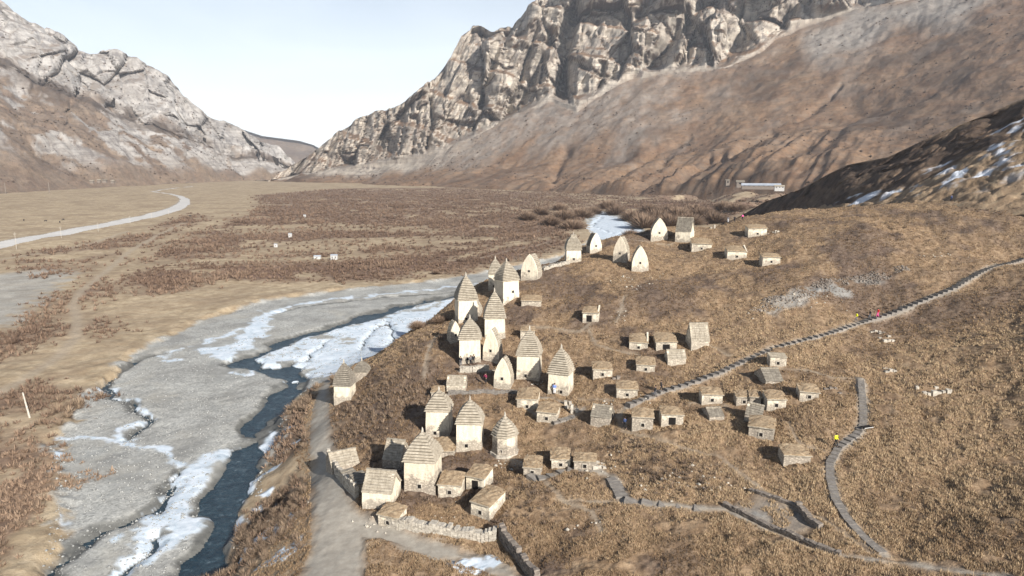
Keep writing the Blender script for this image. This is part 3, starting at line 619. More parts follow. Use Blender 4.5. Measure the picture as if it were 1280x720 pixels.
def cov_right(x, y, z, B, U, nz):
    Bo = B; B = np.where(Bo < 1, Bo * .4, np.where(Bo < 2, .4 + (Bo - 1) * .6, Bo - 1))
    up, vp = pxv(x, y, z); n = fbm3(x, y, z, 90, 5, 9); ang = x * .75 - y * .66
    cliffb = sst(.95, 1.03, B)
    rk = cliffb * sst(.86, .60, nz + .12 * n)
    rk = rk * (1 - .5 * EDG * sst(-.25, .25, fbm3(x, y, z, 30, 4, 78)))
    rk = np.maximum(rk, sst(640, 500, up) * sst(.35, .75, B + .35 * n) * .8 * (B < 1) + 0 * rk)
    # scree fans below the walls
    fan = sst(.38, .68, B + .40 * fbm3(ang, z * .2, y * .2, 70, 4, 10)) * (B < 1.06)
    sc = fan * sst(1000, 740, up + 160 * n) * .65 * (.55 + .45 * sst(-.3, .2, fbm3(x, y, z, 25, 4, 77)))
    sc = np.maximum(sc, sst(20, -15, polyd(np.array([(1005,45),(1060,10),(1110,0),(1190,-10),(1240,0),(1200,25),(1130,30),(1080,60),(1030,82),(1012,70)], float), up + 14 * n, vp + 14 * n)) * .9)
    sc = np.maximum(sc, sst(.25, .55, fbm3(x, y, z * .6, 70, 5, 12)) * sst(.1, .3, B) * (B < 1) * .22)
    dk = sst(.15, .5, fbm3(x * .7, y, z, 130, 4, 11)) * .7 + sst(.35, .1, B) * sst(.0, .3, n) * .6 * sst(1500, 1000, np.hypot(x, y))
    dk = np.maximum(dk, EDG * (B > 1))  # creases darkened in colour for stronger shading, as growth in the cracks
    return np.stack([np.clip(rk, 0, 1), np.clip(sc, 0, 1), np.clip(dk, 0, 1), np.ones_like(rk)], -1)
us = np.concatenate([np.linspace(200, 330, 12), np.arange(334, 1290, 1.7), np.linspace(1300, 1600, 26)])
sweep('mountain', us, [MIDL, BASEL, TOPL], (90, 100, 250), ([(200,.1),(345,.12),(640,.16),(1000,.24),(1280,.34),(1500,.38)], [(200,.2),(345,.3),(450,.5),(600,.62),(800,.62),(1000,.58),(1500,.5)], [(200,.6),(400,.9),(560,1.6),(700,2.0),(1500,1.8)]), FOOT_R, -3.0, M['mountain'], disp_right, cov_right, (400, -100))
LT = [(-500,-150),(-250,-70),(-60,-25),(0,-4),(22,1),(36,12),(50,26),(80,40),(105,56),(122,69),(140,64),(158,65),(185,77),(205,86),(220,96),(240,124),(262,144),(285,150),(305,163),(330,176),(350,184),(362,197),(372,206),(385,222),(420,230)]
LM = [(-500,20),(0,88),(45,112),(110,132),(170,160),(230,182),(300,202),(350,214),(385,224),(420,231)]
def disp_left(x, y, z, B, U):
    ang = x * .8 + y * .6; t = sst(.3, 1.1, B) * (B < 2.001)
    rib = fbm3(ang, z * .55, y * .3, 260, 5, 21, True); rib2 = fbm3(ang, z * .4, y * .2, 70, 4, 22, True)
    dr = t * (70 * (.5 - .5 * rib) - 8 * rib2)
    for sc_, am, sd in ((150, 70, 4), (60, 30, 5), (25, 10, 6)):
        fv, fe = facets((ang + 20 * pn3(x / 80, y / 80, z / 80)) / sc_, (z - .4 * ang + 15 * pn3(x / 90, y / 90, z / 90)) * .7 / sc_, sd, .75); dr = dr + sst(.12, .7, B) * (B < 2.001) * (am * fv + am * .2 * sst(.1, 0, fe)) * np.where(B < 1, .45, 1)
    s = (z - .45 * ang + 30 * fbm3(x, y, z, 200, 2, 24)) / 120.; w = s % 1; dr = dr + t * 30 * (sst(0, .35, w) - w)
    dz = sst(0, .2, B) * (B < 1.2) * (26 * fbm3(x, y, z, 220, 5, 25, True) - 10)
    sk = np.clip(B - 1.75, 0, .25) * 4; dz = dz + (B <= 2.001) * sk * 11 * fbm3(x, y, z, 70, 4, 26)
    return dr, dz
def cov_left(x, y, z, B, U, nz):
    n = fbm3(x, y, z, 120, 5, 27); up, vp = pxv(x, y, z)
    rk = np.maximum(sst(.9, 1.15, B + .25 * n) * (1 - .65 * sst(.72, .9, nz + .15 * n)), sst(-.02, .22, n + .6 * fbm3(x, y, z, 35, 4, 29) + .35 * sst(60, 260, U) - .06) * sst(.10, .3, B) * .85)
    dk = sst(.22, .05, np.abs(B - 1.0 - .15 * n)) * sst(-.3, .3, fbm3(x, y, z, 60, 4, 28) + .2)
    rk = rk * (1 - dk * .9)
    return np.stack([np.clip(rk, 0, 1), 0 * rk, np.clip(dk, 0, 1), np.ones_like(rk)], -1)
us = np.concatenate([np.linspace(-500, -10, 50), np.arange(-6, 424, 1.7)])
sweep('mountain', us, [LM, LT], (90, 190), (.42, [(-500,.75),(240,.8),(350,1.0),(420,.8)]), [(-500,800),(-200,1150),(0,1400),(200,1800),(360,2350),(420,2500)], 0.0, M['mountain_far'], disp_left, cov_left, (500, -200))
us = np.arange(300, 480, 3.0)
sweep('distant_ridge', us, [[(300,160),(330,170),(345,172),(360,174),(375,176),(392,181),(405,188),(440,200),(480,200)]], (40,), (.35,), [(300,3600),(480,3600)], 0, M['mountain_far'],
      lambda x, y, z, B, U: (40 * fbm3(x, y, z, 300, 4, 31, True) * (B < 1), 0 * x), lambda x, y, z, B, U, nz: np.stack([.25 * sst(.0, .5, fbm3(x, y, z, 200, 4, 32)), 0 * x, .3 * sst(0, .5, fbm3(x, y, z, 300, 3, 33)), 1 + 0 * x], -1), (900, -300))
# spur behind the near crest on the right
L2 = [(880,292),(930,270),(960,252),(1000,238),(1040,216),(1060,206),(1110,196),(1180,162),(1230,142),(1280,118),(1400,70),(1600,10)]
L1 = [(880,296),(930,280),(960,266),(1000,262),(1050,256),(1100,246),(1150,224),(1200,198),(1240,182),(1280,160),(1400,110),(1600,40)]
def disp_sp(x, y, z, B, U):
    k = sst(0, .2, B) * (B < 2.01); dk = (B > 1) * (B < 2.01) * sst(1, 1.1, B) * sst(2, 1.9, B)
    ang = x * .3 + y * .95
    return dk * 5 * fbm3(x * 1.0, y, z, 22, 4, 41, True) - dk * 4, k * (1.6 * fbm3(x, y, z, 22, 4, 42) - 1.2 * fbm3(x, y, z, 9, 3, 43, True) + .8) * sst(1.05, .95, B) + dk * 1.5 * fbm3(x, y, z, 12, 3, 44)
def cov_sp(x, y, z, B, U, nz):
    n = fbm3(x * .5, y, z * 2, 14, 4, 45); n2 = fbm3(x, y, z, 6, 3, 46)
    sn = sst(.02, .40, n * .8 + .7 * n2 - .2) * sst(.25, .6, B) * (B < 1.12) * sst(1080, 1130, U + 60 * (B > .85)) * .9
    sn = np.maximum(sn, sst(.25, .4, n + .3 * n2) * (B > 1.0) * sst(1180, 1240, U) * sst(1.7, 1.3, B) * .7)
    dk = sst(.93, 1.0, B + .06 * n) * sst(2.02, 1.95, B + .05 * n) * (.78 + .22 * sst(.2, -.1, n))  # mask of the flank whose shade is painted dark
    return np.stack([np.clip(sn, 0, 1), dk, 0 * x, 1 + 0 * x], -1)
us = np.concatenate([np.arange(880, 1290, 1.8), np.linspace(1295, 1600, 40)])
sweep('hillside', us, [L1, L2], (90, 90), ([(880,.03),(1000,.09),(1100,.15),(1200,.3),(1280,.42),(1600,.5)], [(880,.25),(1000,.3),(1100,.34),(1600,.42)]), [(880,330),(1000,260),(1100,225),(1200,208),(1280,203),(1600,190)], [(880,0),(960,18),(1050,31),(1150,36),(1280,38),(1600,46)], M['moor_with_shade'], disp_sp, cov_sp, (60, -60))
print('mountains', time.time() - T0)
# ------------------------------------------------------------------ tombs
def spot(u, v):
    x, y = ground_px(u, v); x, y = float(x[0]), float(y[0]); z = hz(x, y)
    yc = y * cp - (z - CAMZ) * sp; dep = math.atan2(CAMZ - z, math.hypot(x, y)); return x, y, z, yc / F, dep
FOOT = []            # ground kept free of tufts: (x, y, radius)
def ringpts(s, n, z, j, d=None, oct_=False):
    """outline of one course: square or octagon with uneven stones"""
    pts = []; d = d or s
    cs = [(-s, -d), (s, -d), (s, d), (-s, d)] if not oct_ else [(s * 1.04 * math.cos(t), s * 1.04 * math.sin(t)) for t in [-math.pi * 7 / 8 + k * math.pi / 4 for k in range(8)]]
    for k in range(len(cs)):
        a0 = cs[k]; b0 = cs[(k + 1) % len(cs)]
        for i in range(n):
            t = i / n; px = a0[0] + (b0[0] - a0[0]) * t; py = a0[1] + (b0[1] - a0[1]) * t; L = math.hypot(px, py) + 1e-6; q = random.uniform(-j, j)
            pts.append((px * (1 + q / L), py * (1 + q / L), z + random.uniform(-j, j) * .25))
    return pts
def wall_body(name, w, d, h, mat, root, batter=.04, below=1.6, oct_=False):
    """plastered masonry: battered, slightly uneven"""
    m = MB(); nz = max(3, int(h / .9)); zs = [-below] + [h * i / nz for i in range(nz + 1)]; n = 4 if not oct_ else 2; rings = []
    for z in zs:
        k = 1 - batter * max(0, z) / max(h, .1); rings.append(ringpts(w / 2 * k, n, z, .035, d / 2 * k, oct_))
    L = len(rings[0])
    for r in rings: m.v += r
    for k in range(len(rings) - 1):
        for i in range(L): m.f.append((k * L + i, k * L + (i + 1) % L, (k + 1) * L + (i + 1) % L, (k + 1) * L + i))
    m.f.append(tuple((len(rings) - 1) * L + i for i in range(L)))
    return m.build(name, mat, root)
def opening(root, x, y, z, w, h, frame=True, arch=False):
    m = MB(); m.box(x - w / 2, x + w / 2, y - .03, y + .5, z, z + h, .01)
    if arch: m.prism([(x - w / 2, y - .035, z + h), (x + w / 2, y - .035, z + h), (x, y - .035, z + h * 1.3)], [(x - w / 2, y + .4, z + h), (x + w / 2, y + .4, z + h), (x, y + .4, z + h * 1.3)])
    o = m.build('doorway' if h > 1.1 else 'burial_hatch', M['void'], root)
    if frame:
        g = MB(); t = .09
        g.box(x - w / 2 - t, x - w / 2, y - .06, y + .2, z, z + h, .01); g.box(x + w / 2, x + w / 2 + t, y - .06, y + .2, z, z + h, .01)
        if not arch: g.box(x - w / 2 - t, x + w / 2 + t, y - .07, y + .2, z + h, z + h + t, .01)
        g.build('stone_frame', M['rubble'], o)
def profile(t, k): return (1 - t ** k) ** .95
def tower(u, vb, wpx, ve, va, yaw, label, worn=False, oct_=False, top=.05, k=1.62, hole=(-.1, .12), plinth=False, dark=False):
    x, y, z, s, dep = spot(u, vb); w = wpx * s; d = w * .96; yr = math.radians(yaw)
    cx = x + math.sin(0) ; cy = y + d / 2 + abs(math.sin(yr)) * w * .2
    hw = (vb - ve) * s / math.cos(dep); H = ((vb - va) * s - d / 2 * math.sin(dep)) / math.cos(dep); hr = max(1.2, H - hw)
    root = empty('tower_tomb', (cx, cy, z), yr); tag(root, label, 'tomb', 'stone tomb towers with stepped roofs')
    FOOT.append((cx, cy, w * .72)); pm = M['plaster_worn'] if worn else M['plaster']; rm = M['slate_dark'] if dark else M['slate']
    wall_body('wall', w, d, hw, pm, root, .05, 1.8, oct_)
    r = MB(); n = 6; lo = ringpts(w / 2 * .90, 1, hw - .05, 0, d / 2 * .90, oct_); rr = [lo]
    for i in range(1, n + 1): t = i / n; q = max(top, profile(t, k)) * .80; rr.append(ringpts(w / 2 * q, 1, hw + hr * t * .99, 0, d / 2 * q, oct_))
    L = len(lo)
    for g in rr: r.v += g
    for a_ in range(n):
        for i in range(L): r.f.append((a_ * L + i, a_ * L + (i + 1) % L, (a_ + 1) * L + (i + 1) % L, (a_ + 1) * L + i))
    r.f.append(tuple(n * L + i for i in range(L))); roof = r.build('roof', M['slate_dark'], root)  # core coloured darker than the courses to deepen the shade in their gaps
    nc = max(8, int(round(hr / .33)))
    for i in range(nc):
        t0 = i / nc; t1 = (i + .58) / nc; q0 = max(top, profile(t0, k)) * 1.08 + (.03 if i == 0 else 0); q1 = max(top * .9, profile(t1, k)) * 1.0
        m = MB(); nn = 3 if (w * q0) > 1.6 else 1; j = .045
        a0 = ringpts(w / 2 * q0, nn, hw + hr * t0, j, d / 2 * q0, oct_); a1 = ringpts(w / 2 * q1, nn, hw + hr * t1, j * .7, d / 2 * q1, oct_); m.prism(a0, a1)
        m.build('slab_course', rm, roof)
    f = MB(); f.tube([(0, 0, hw + hr * .97), (0.02, 0, hw + hr + .25), (0, .02, hw + hr + .55)], [.17, .13, .05], 5); f.build('finial', M['rubble'], root)
    if plinth: p = MB(); p.prism(ringpts(w / 2 * 1.16, 3, -1.6, .06, d / 2 * 1.16, oct_), ringpts(w / 2 * 1.13, 3, .35, .06, d / 2 * 1.13, oct_)); p.build('plinth', M['rubble'], root)
    if hole: opening(root, hole[0] * w, -d / 2 * (1 if not oct_ else .96), hw * hole[1], .46, .5)
    return root
def gable(u, vb, wpx, vt, yaw, label, worn=False, depth=.85, stony=True, hole=(0, .30), dark=False):
    """tomb with a pointed-arch front and a stone vault roof behind it"""
    x, y, z, s, dep = spot(u, vb); w = wpx * s; d = w * depth; H = (vb - vt) * s / math.cos(dep); yr = math.radians(yaw)
    root = empty('gabled_tomb', (x, y + d / 2, z), yr); tag(root, label, 'tomb', 'tombs with a pointed plaster front'); FOOT.append((x, y + d / 2, w * .7))
    def prof(t, sc=1): return sc * w / 2 * (1 - .12 * t if t < .3 else .964 * (1 - ((t - .3) / .7) ** 1.75) ** .9)
    N = 12; ts = [i / N for i in range(N + 1)]
    def outline(yy, sc, zz=1.0): return [(-prof(t, sc) + random.uniform(-.02, .02), yy, H * t * zz) for t in ts[:-1]] + [(0, yy, H * zz)] + [(prof(t, sc) + random.uniform(-.02, .02), yy, H * t * zz) for t in ts[:-1]][::-1]
    m = MB(); lo = outline(-d / 2 - .12, 1.0); hi = outline(-d / 2 + .3, 1.0)
    lo = [(lo[0][0], lo[0][1], -1.6)] + lo + [(lo[-1][0], lo[-1][1], -1.6)]; hi = [(hi[0][0], hi[0][1], -1.6)] + hi + [(hi[-1][0], hi[-1][1], -1.6)]
    m.prism(lo, hi); m.build('front_wall', M['plaster_worn'] if worn else M['plaster'], root)
    b = MB(); b.box(-w / 2 * .95, w / 2 * .95, -d / 2 + .305, d / 2, -1.6, H * .33, .03); b.build('wall', M['plaster_worn'], root)
    c = MB(); c.prism(outline(-d / 2 + .31, .86, .95), outline(d / 2 - .02, .86, .95)); roof = c.build('roof', M['slate_dark'], root)
    nc = 11
    for i in range(nc):
        t0 = .30 + .68 * i / nc; t1 = t0 + .68 / nc * .66
        for sg in (-1, 1):
            g = MB()
            x0 = prof(t0, .98) + .05; x1 = prof(t1, .96) + .02; n = 3
            for q in range(n):
                ya = -d / 2 + .31 + (d - .31) * q / n + .01; yb = -d / 2 + .31 + (d - .31) * (q + 1) / n - .01; jj = random.uniform(-.05, .05)
                g.add([(sg * (x0 + jj), ya, H * t0), (sg * (x0 + jj), yb, H * t0), (sg * max(0, x0 - .5), yb, H * t0 + .03), (sg * max(0, x0 - .5), ya, H * t0 + .03), (sg * (x1 + jj), ya, H * t1), (sg * (x1 + jj), yb, H * t1), (sg * max(0, x1 - .5), yb, H * t1 + .06), (sg * max(0, x1 - .5), ya, H * t1 + .06)],
                      [(0, 1, 2, 3), (7, 6, 5, 4), (0, 4, 5, 1), (1, 5, 6, 2), (2, 6, 7, 3), (3, 7, 4, 0)])
            g.build('slab_course', M['slate_dark'] if dark else M['slate'], roof)
    if hole: opening(root, hole[0] * w, -d / 2 - .12, H * hole[1], .42, .48)
    return root
def shack(u, vb, w_, ve, vk, yaw, label, worn=False, hole=(0, .25), big=False, slabs=False, grey=False, group='small crypts sunk into the slope', tilt=.15, horn=False):
    """low crypt dug into the slope: plaster front, turf or slab roof running back into the hill"""
    x, y, z, s, dep = spot(u, vb); w = w_ * s; h = max(.9, (vb - ve) * s / math.cos(dep)); d = max(1.6, min(9, (ve - vk) * s / (math.sin(dep) + tilt * math.cos(dep)))); yr = math.radians(yaw)
    root = empty('crypt', (x - math.sin(yr) * d / 2, y + math.cos(yr) * d / 2, z), yr); root.rotation_euler[1] = random.uniform(-.03, .03); root.rotation_euler[0] = random.uniform(-.02, .03); tag(root, label, 'crypt', group); FOOT.append((x, y + d / 2, max(w, d) * .55))
    m = MB(); zs = [(-1.8, 0), (h, 0)]
    a0 = [(-w / 2, -d / 2, -1.8), (w / 2, -d / 2, -1.8), (w / 2 * 1.02, d / 2, -1.8), (-w / 2 * 1.02, d / 2, -1.8)]; hb_ = h + d * tilt
    def dens(a_, b_, n, zt0, zt1): return [(a_[0] + (b_[0] - a_[0]) * i / n + random.uniform(-.04, .04), a_[1] + (b_[1] - a_[1]) * i / n + random.uniform(-.04, .04), 0, zt0 + (zt1 - zt0) * i / n + random.uniform(-.05, .05)) for i in range(n)]
    per = dens(a0[0], a0[1], 5, h, h) + dens(a0[1], a0[2], 3, h, hb_) + dens(a0[2], a0[3], 2, hb_, hb_) + dens(a0[3], a0[0], 3, hb_, h)
    lo = [(p[0], p[1], -1.8) for p in per]; mid = [(p[0] * .99, p[1], p[3] * .45) for p in per]; hi = [(p[0] * .975, p[1] * .985, p[3]) for p in per]; L = len(per)
    m.v += lo + mid + hi
    for k in (0, 1):
        for i in range(L): m.f.append((k * L + i, k * L + (i + 1) % L, (k + 1) * L + (i + 1) % L, (k + 1) * L + i))
    m.f.append(tuple(2 * L + i for i in range(L))); m.build('wall', M['plaster_worn'] if worn else M['plaster'], root)
    # roof
    def rz(yy): return h + (yy + d / 2) * tilt + .03
    if slabs:
        core = MB(); o = .06; core.add([(-w / 2 - o, -d / 2 - .12, rz(-d / 2)), (w / 2 + o, -d / 2 - .12, rz(-d / 2)), (w / 2 + o, d / 2, rz(d / 2)), (-w / 2 - o, d / 2, rz(d / 2)), (-w / 2, -d / 2, rz(-d / 2) + .1), (w / 2, -d / 2, rz(-d / 2) + .1), (w / 2, d / 2, rz(d / 2) + .1), (-w / 2, d / 2, rz(d / 2) + .1)],
            [(3, 2, 1, 0), (4, 5, 6, 7), (0, 1, 5, 4), (1, 2, 6, 5), (2, 3, 7, 6), (3, 0, 4, 7)]); roof = core.build('roof', M['slate_dark'], root)
        nc = max(4, int(d / .45))
        for i in range(nc):
            y0 = -d / 2 - .15 + (d + .15) * i / nc; y1 = y0 + (d + .15) / nc * 1.15; g = MB(); n = 4
            for q in range(n):
                xa = -w / 2 - .08 + (w + .16) * q / n + .01; xb = xa + (w + .16) / n - .02; zz = rz(y0) + .12 + random.uniform(0, .04) ; zz2 = rz(y1) + .06
                g.add([(xa, y0, zz - .05), (xb, y0, zz - .05), (xb, y1, zz2 - .05), (xa, y1, zz2 - .05), (xa, y0, zz + .05), (xb, y0, zz + .05), (xb, y1, zz2 + .02), (xa, y1, zz2 + .02)], [(3, 2, 1, 0), (4, 5, 6, 7), (0, 1, 5, 4), (1, 2, 6, 5), (2, 3, 7, 6), (3, 0, 4, 7)])
            g.build('slab_course', M['slate_dark'] if grey else M['slate'], roof)
    else:
        g = MB(); nx, ny = 7, 6; o = .10; top = []
        for j in range(ny + 1):
            for i in range(nx + 1):
                xx = (-w / 2 - o) + (w + 2 * o) * i / nx + random.uniform(-.05, .05); yy = -d / 2 - .14 + (d + .2) * j / ny + random.uniform(-.04, .04)
                cr = math.sin(math.pi * i / nx) * .22 * min(1, w / 3.5); top.append((xx, yy, rz(yy) + .10 + cr + random.uniform(-.05, .06)))
        bot = [(p[0], p[1], rz(p[1]) - .02) for p in top]; g.v += top + bot; N = len(top); W1_ = nx + 1
        for j in range(ny):
            for i in range(nx): q = j * W1_ + i; g.f.append((q, q + 1, q + W1_ + 1, q + W1_))
        rim = [i for i in range(W1_)] + [j * W1_ + nx for j in range(1, ny + 1)] + [ny * W1_ + i for i in range(nx - 1, -1, -1)] + [j * W1_ for j in range(ny - 1, 0, -1)]
        for k in range(len(rim)): a_, b_ = rim[k], rim[(k + 1) % len(rim)]; g.f.append((a_ + N, b_ + N, b_, a_))
        roof = g.build('roof', M['turf'], root)
        sl = MB(); n = max(4, int(w / .55))
        for q in range(n): xa = -w / 2 - .12 + (w + .24) * q / n; sl.box(xa + .01, xa + (w + .24) / n - .01, -d / 2 - .2 - random.uniform(0, .06), -d / 2 + .25, h - .02, h + .08 + random.uniform(0, .04), .012)
        sl.build('eave_slab', M['slate'], roof)
        ROOFT.append((root.location.copy(), yr, w, d, h, tilt, roof))
    if horn:
        q = MB(); q.add([(w / 2 - .25, -d / 2 + .1, h), (w / 2 + .02, -d / 2 + .1, h), (w / 2 + .02, d / 2, h + d * tilt), (w / 2 - .25, d / 2, h + d * tilt), (w / 2 - .25, -d / 2 + .1, h + .15), (w / 2 + .02, -d / 2 + .1, h + .15), (w / 2 + .06, d / 2, h + d * tilt + .6), (w / 2 - .25, d / 2, h + d * tilt + .6)], [(3, 2, 1, 0), (4, 5, 6, 7), (0, 1, 5, 4), (1, 2, 6, 5), (2, 3, 7, 6), (3, 0, 4, 7)]); q.build('parapet', M['plaster'], root)
    if hole:
        if big: opening(root, hole[0] * w, -d / 2 - .02, .02, min(1.15, w * .32), h * .72, False, False)
        else: opening(root, hole[0] * w, -d / 2 - .02, h * hole[1], .44, .46)
    return root
ROOFT = []
def slabhouse(u, vb, wpx, ve, vr, yaw, label, worn=False, hole=None, dark=False, side_door=False, k=1.0, lean=0):
    """tomb under a pitched roof of lapped stone slabs, the ridge parallel to the front"""
    x, y, z, s, dep = spot(u, vb); w = wpx * s; hw = max(.5, (vb - ve) * s / math.cos(dep)); dh = max(.9, (ve - vr) * s / (math.sin(dep) + k * math.cos(dep))); d = dh * 2; hr = dh * k; yr = math.radians(yaw)
    root = empty('slab_roofed_tomb', (x - math.sin(yr) * d / 2, y + math.cos(yr) * d / 2, z), yr); tag(root, label, 'tomb', 'tombs under pitched slab roofs'); FOOT.append((x, y + d / 2, max(w, d) * .6)); root.rotation_euler[1] = lean
    pm = M['plaster_worn'] if worn else M['plaster']
    wall_body('wall', w, d, hw, pm, root, .02, 1.8)
    for sx in (-1, 1):
        g = MB(); xx = sx * w / 2 * .97; a_ = [(xx - sx * .3, -d / 2 * .96, hw - .02), (xx - sx * .3, d / 2 * .96, hw - .02), (xx - sx * .3, .2, hw + hr * .9), (xx - sx * .3, 0, hw + hr * .97), (xx - sx * .3, -.2, hw + hr * .9)]
        g.prism(a_, [(xx + sx * .01, p[1], p[2]) for p in a_]); g.build('gable_end', M['plaster'] if not worn else pm, root)
    c = MB(); c.prism([(-w / 2 * .9, -d / 2, hw), (-w / 2 * .9, d / 2, hw), (-w / 2 * .9, 0, hw + hr * .96)], [(w / 2 * .9, -d / 2, hw), (w / 2 * .9, d / 2, hw), (w / 2 * .9, 0, hw + hr * .96)]); roof = c.build('roof', M['slate_dark'], root)
    nc = max(5, int(round(hr / .26)))
    for i in range(nc):
        for sy in (-1, 1):
            g = MB(); t0 = i / nc; t1 = (i + .7) / nc; y0 = d / 2 * (1 - t0) + .10; y1 = d / 2 * (1 - t1) + .03; n = 4
            for q in range(n):
                xa = -w / 2 * 1.02 + w * 1.04 * q / n + .012; xb = xa + w * 1.04 / n - .024; jj = random.uniform(-.06, .06)
                g.add([(xa, sy * (y0 + jj), hw + hr * t0), (xb, sy * (y0 + jj), hw + hr * t0), (xb, sy * max(0, y0 - .5), hw + hr * t0 + .02), (xa, sy * max(0, y0 - .5), hw + hr * t0 + .02), (xa, sy * (y1 + jj), hw + hr * t1), (xb, sy * (y1 + jj), hw + hr * t1), (xb, sy * max(0, y1 - .5), hw + hr * t1 + .04), (xa, sy * max(0, y1 - .5), hw + hr * t1 + .04)],
                      [(0, 1, 2, 3), (7, 6, 5, 4), (0, 4, 5, 1), (1, 5, 6, 2), (2, 6, 7, 3), (3, 7, 4, 0)])
            g.build('slab_course', M['slate_dark'] if dark else M['slate'], roof)
    rg = MB(); n = 6
    for q in range(n): rg.box(-w / 2 * 1.02 + w * 1.04 * q / n + .01, -w / 2 * 1.02 + w * 1.04 * (q + 1) / n - .01, -.2, .2, hw + hr * .97, hw + hr + .1, .02)
    rg.build('ridge_slab', M['slate'], roof)
    if hole: opening(root, hole[0] * w, -d / 2, hw * hole[1], .42, .44)
    if side_door:
        m = MB(); m.box(w / 2 * .97, w / 2 + .05, -.35, .35, .1, 1.7, .01); m.build('doorway', M['void'], root)
    return root

# towers
tower(619,362,17,344,323,0,'narrow stepped-roof tower half hidden behind the corner-on tower on the bluff edge')
tower(633,380,24,352,326,32,'tall tower turned corner-on with one dark roof face on the bluff edge',hole=(.1,.45))
tower(582,404,25,376,344,16,'tall pointed tower on the bluff edge with the river ice directly behind it')
tower(618,424,26,399,364,4,'tall tomb with a brown pyramid roof between the bluff edge tower and the hillside', hole=None,k=1.6)
tower(587,454,27,425,397,2,'stepped-roof tower with three dark-clothed visitors at its foot')
tower(662,476,29,446,412,-9,'broad creamy tower with a stepped roof, left of the pair above the middle path')
tower(702,494,27,468,434,-20,'broad tower with a visitor in blue at its front above the middle path', hole=(.15,.1))
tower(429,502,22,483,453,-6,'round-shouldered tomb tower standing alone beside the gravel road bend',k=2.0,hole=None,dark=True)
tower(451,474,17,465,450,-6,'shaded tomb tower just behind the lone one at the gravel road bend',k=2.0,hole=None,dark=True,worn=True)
tower(548,546,30,514,487,-5,'leftmost of the three slender towers in the row beneath the middle path')
tower(587,564,32,532,501,-3,'middle one of the three slender towers in the row beneath the middle path')
tower(631,573,32,549,521,-12,'squat eight-sided tower on a rubble plinth at the right end of the lower row',oct_=True,plinth=True,worn=True,hole=(-.08,.2))
tower(527,619,40,584,546,-8,'largest foreground tower with grey stone showing through its lower plaster',worn=True,hole=(.0,.12))
tower(717,327,19,311,291,2,'tall blunt-topped tower at the left of the ridge line above the valley brush',top=.38,k=2.4,hole=(0,.2))
# pointed fronts
gable(743,316,16,291,14,'slim pointed tomb on the ridge with frozen river shining behind it',dark=True)
gable(778,327,18,295,-24,'pointed tomb with a grey side, left of the close pair on the ridge',worn=True)
gable(801,337,21,305,-6,'smooth white pointed tomb, right and lower of the pair on the ridge')
gable(825,300,21,272,-6,'pointed white tomb highest on the ridge, left of the one with a steep roof')
gable(665,351,22,319,-22,'pointed tomb standing apart between the bluff cluster and the ridge line')
gable(616,452,21,412,-16,'slim pointed tomb between the tower with visitors and the broad creamy tower')
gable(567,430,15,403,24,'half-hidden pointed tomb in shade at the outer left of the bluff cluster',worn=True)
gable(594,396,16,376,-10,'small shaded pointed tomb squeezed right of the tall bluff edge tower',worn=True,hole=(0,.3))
gable(630,487,22,449,-14,'small pointed white tomb on the middle path right of the wine-red jacket')
# pitched slab roofs
slabhouse(570,489,24,481,469,-3,'small boxy slab-roofed tomb on the middle path left of the wine-red jacket')
slabhouse(875,439,23,431,408,2,'tall steep slab-roofed tomb standing alone high in the middle of the slope',k=1.6)
slabhouse(846,454,23,446,435,2,'low slab-roofed tomb just in front of the arched crypt in the middle of the slope')
slabhouse(750,532,25,520,505,-22,'dark slab-roofed tomb with a side doorway at the foot of the long stairs',dark=True,worn=True,side_door=True)
slabhouse(853,303,19,290,272,-28,'steep-roofed tomb with a bright right gable on top of the ridge',k=1.6,dark=True)
slabhouse(489,582,24,572,547,-14,'steep slab-roofed tomb on rubble footings above the road ruins',worn=True,k=1.2)
slabhouse(471,641,38,622,594,-10,'long slab-roofed tomb at the roadside corner left of the biggest tower',k=1.1,hole=None)
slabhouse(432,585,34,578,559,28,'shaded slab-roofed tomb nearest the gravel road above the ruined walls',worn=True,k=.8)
slabhouse(940,527,20,518,503,-24,'collapsing tomb with tilted roof slabs among the small crypts on the right',worn=True,dark=True,lean=.12)
slabhouse(968,480,22,478,462,0,'grey sunken slab roof below the stair-side crypt',dark=True,worn=True,k=.5)
slabhouse(896,524,19,521,510,3,'grey flat slab roof almost flush with the grass left of the collapsing tomb',dark=True,worn=True,k=.4)
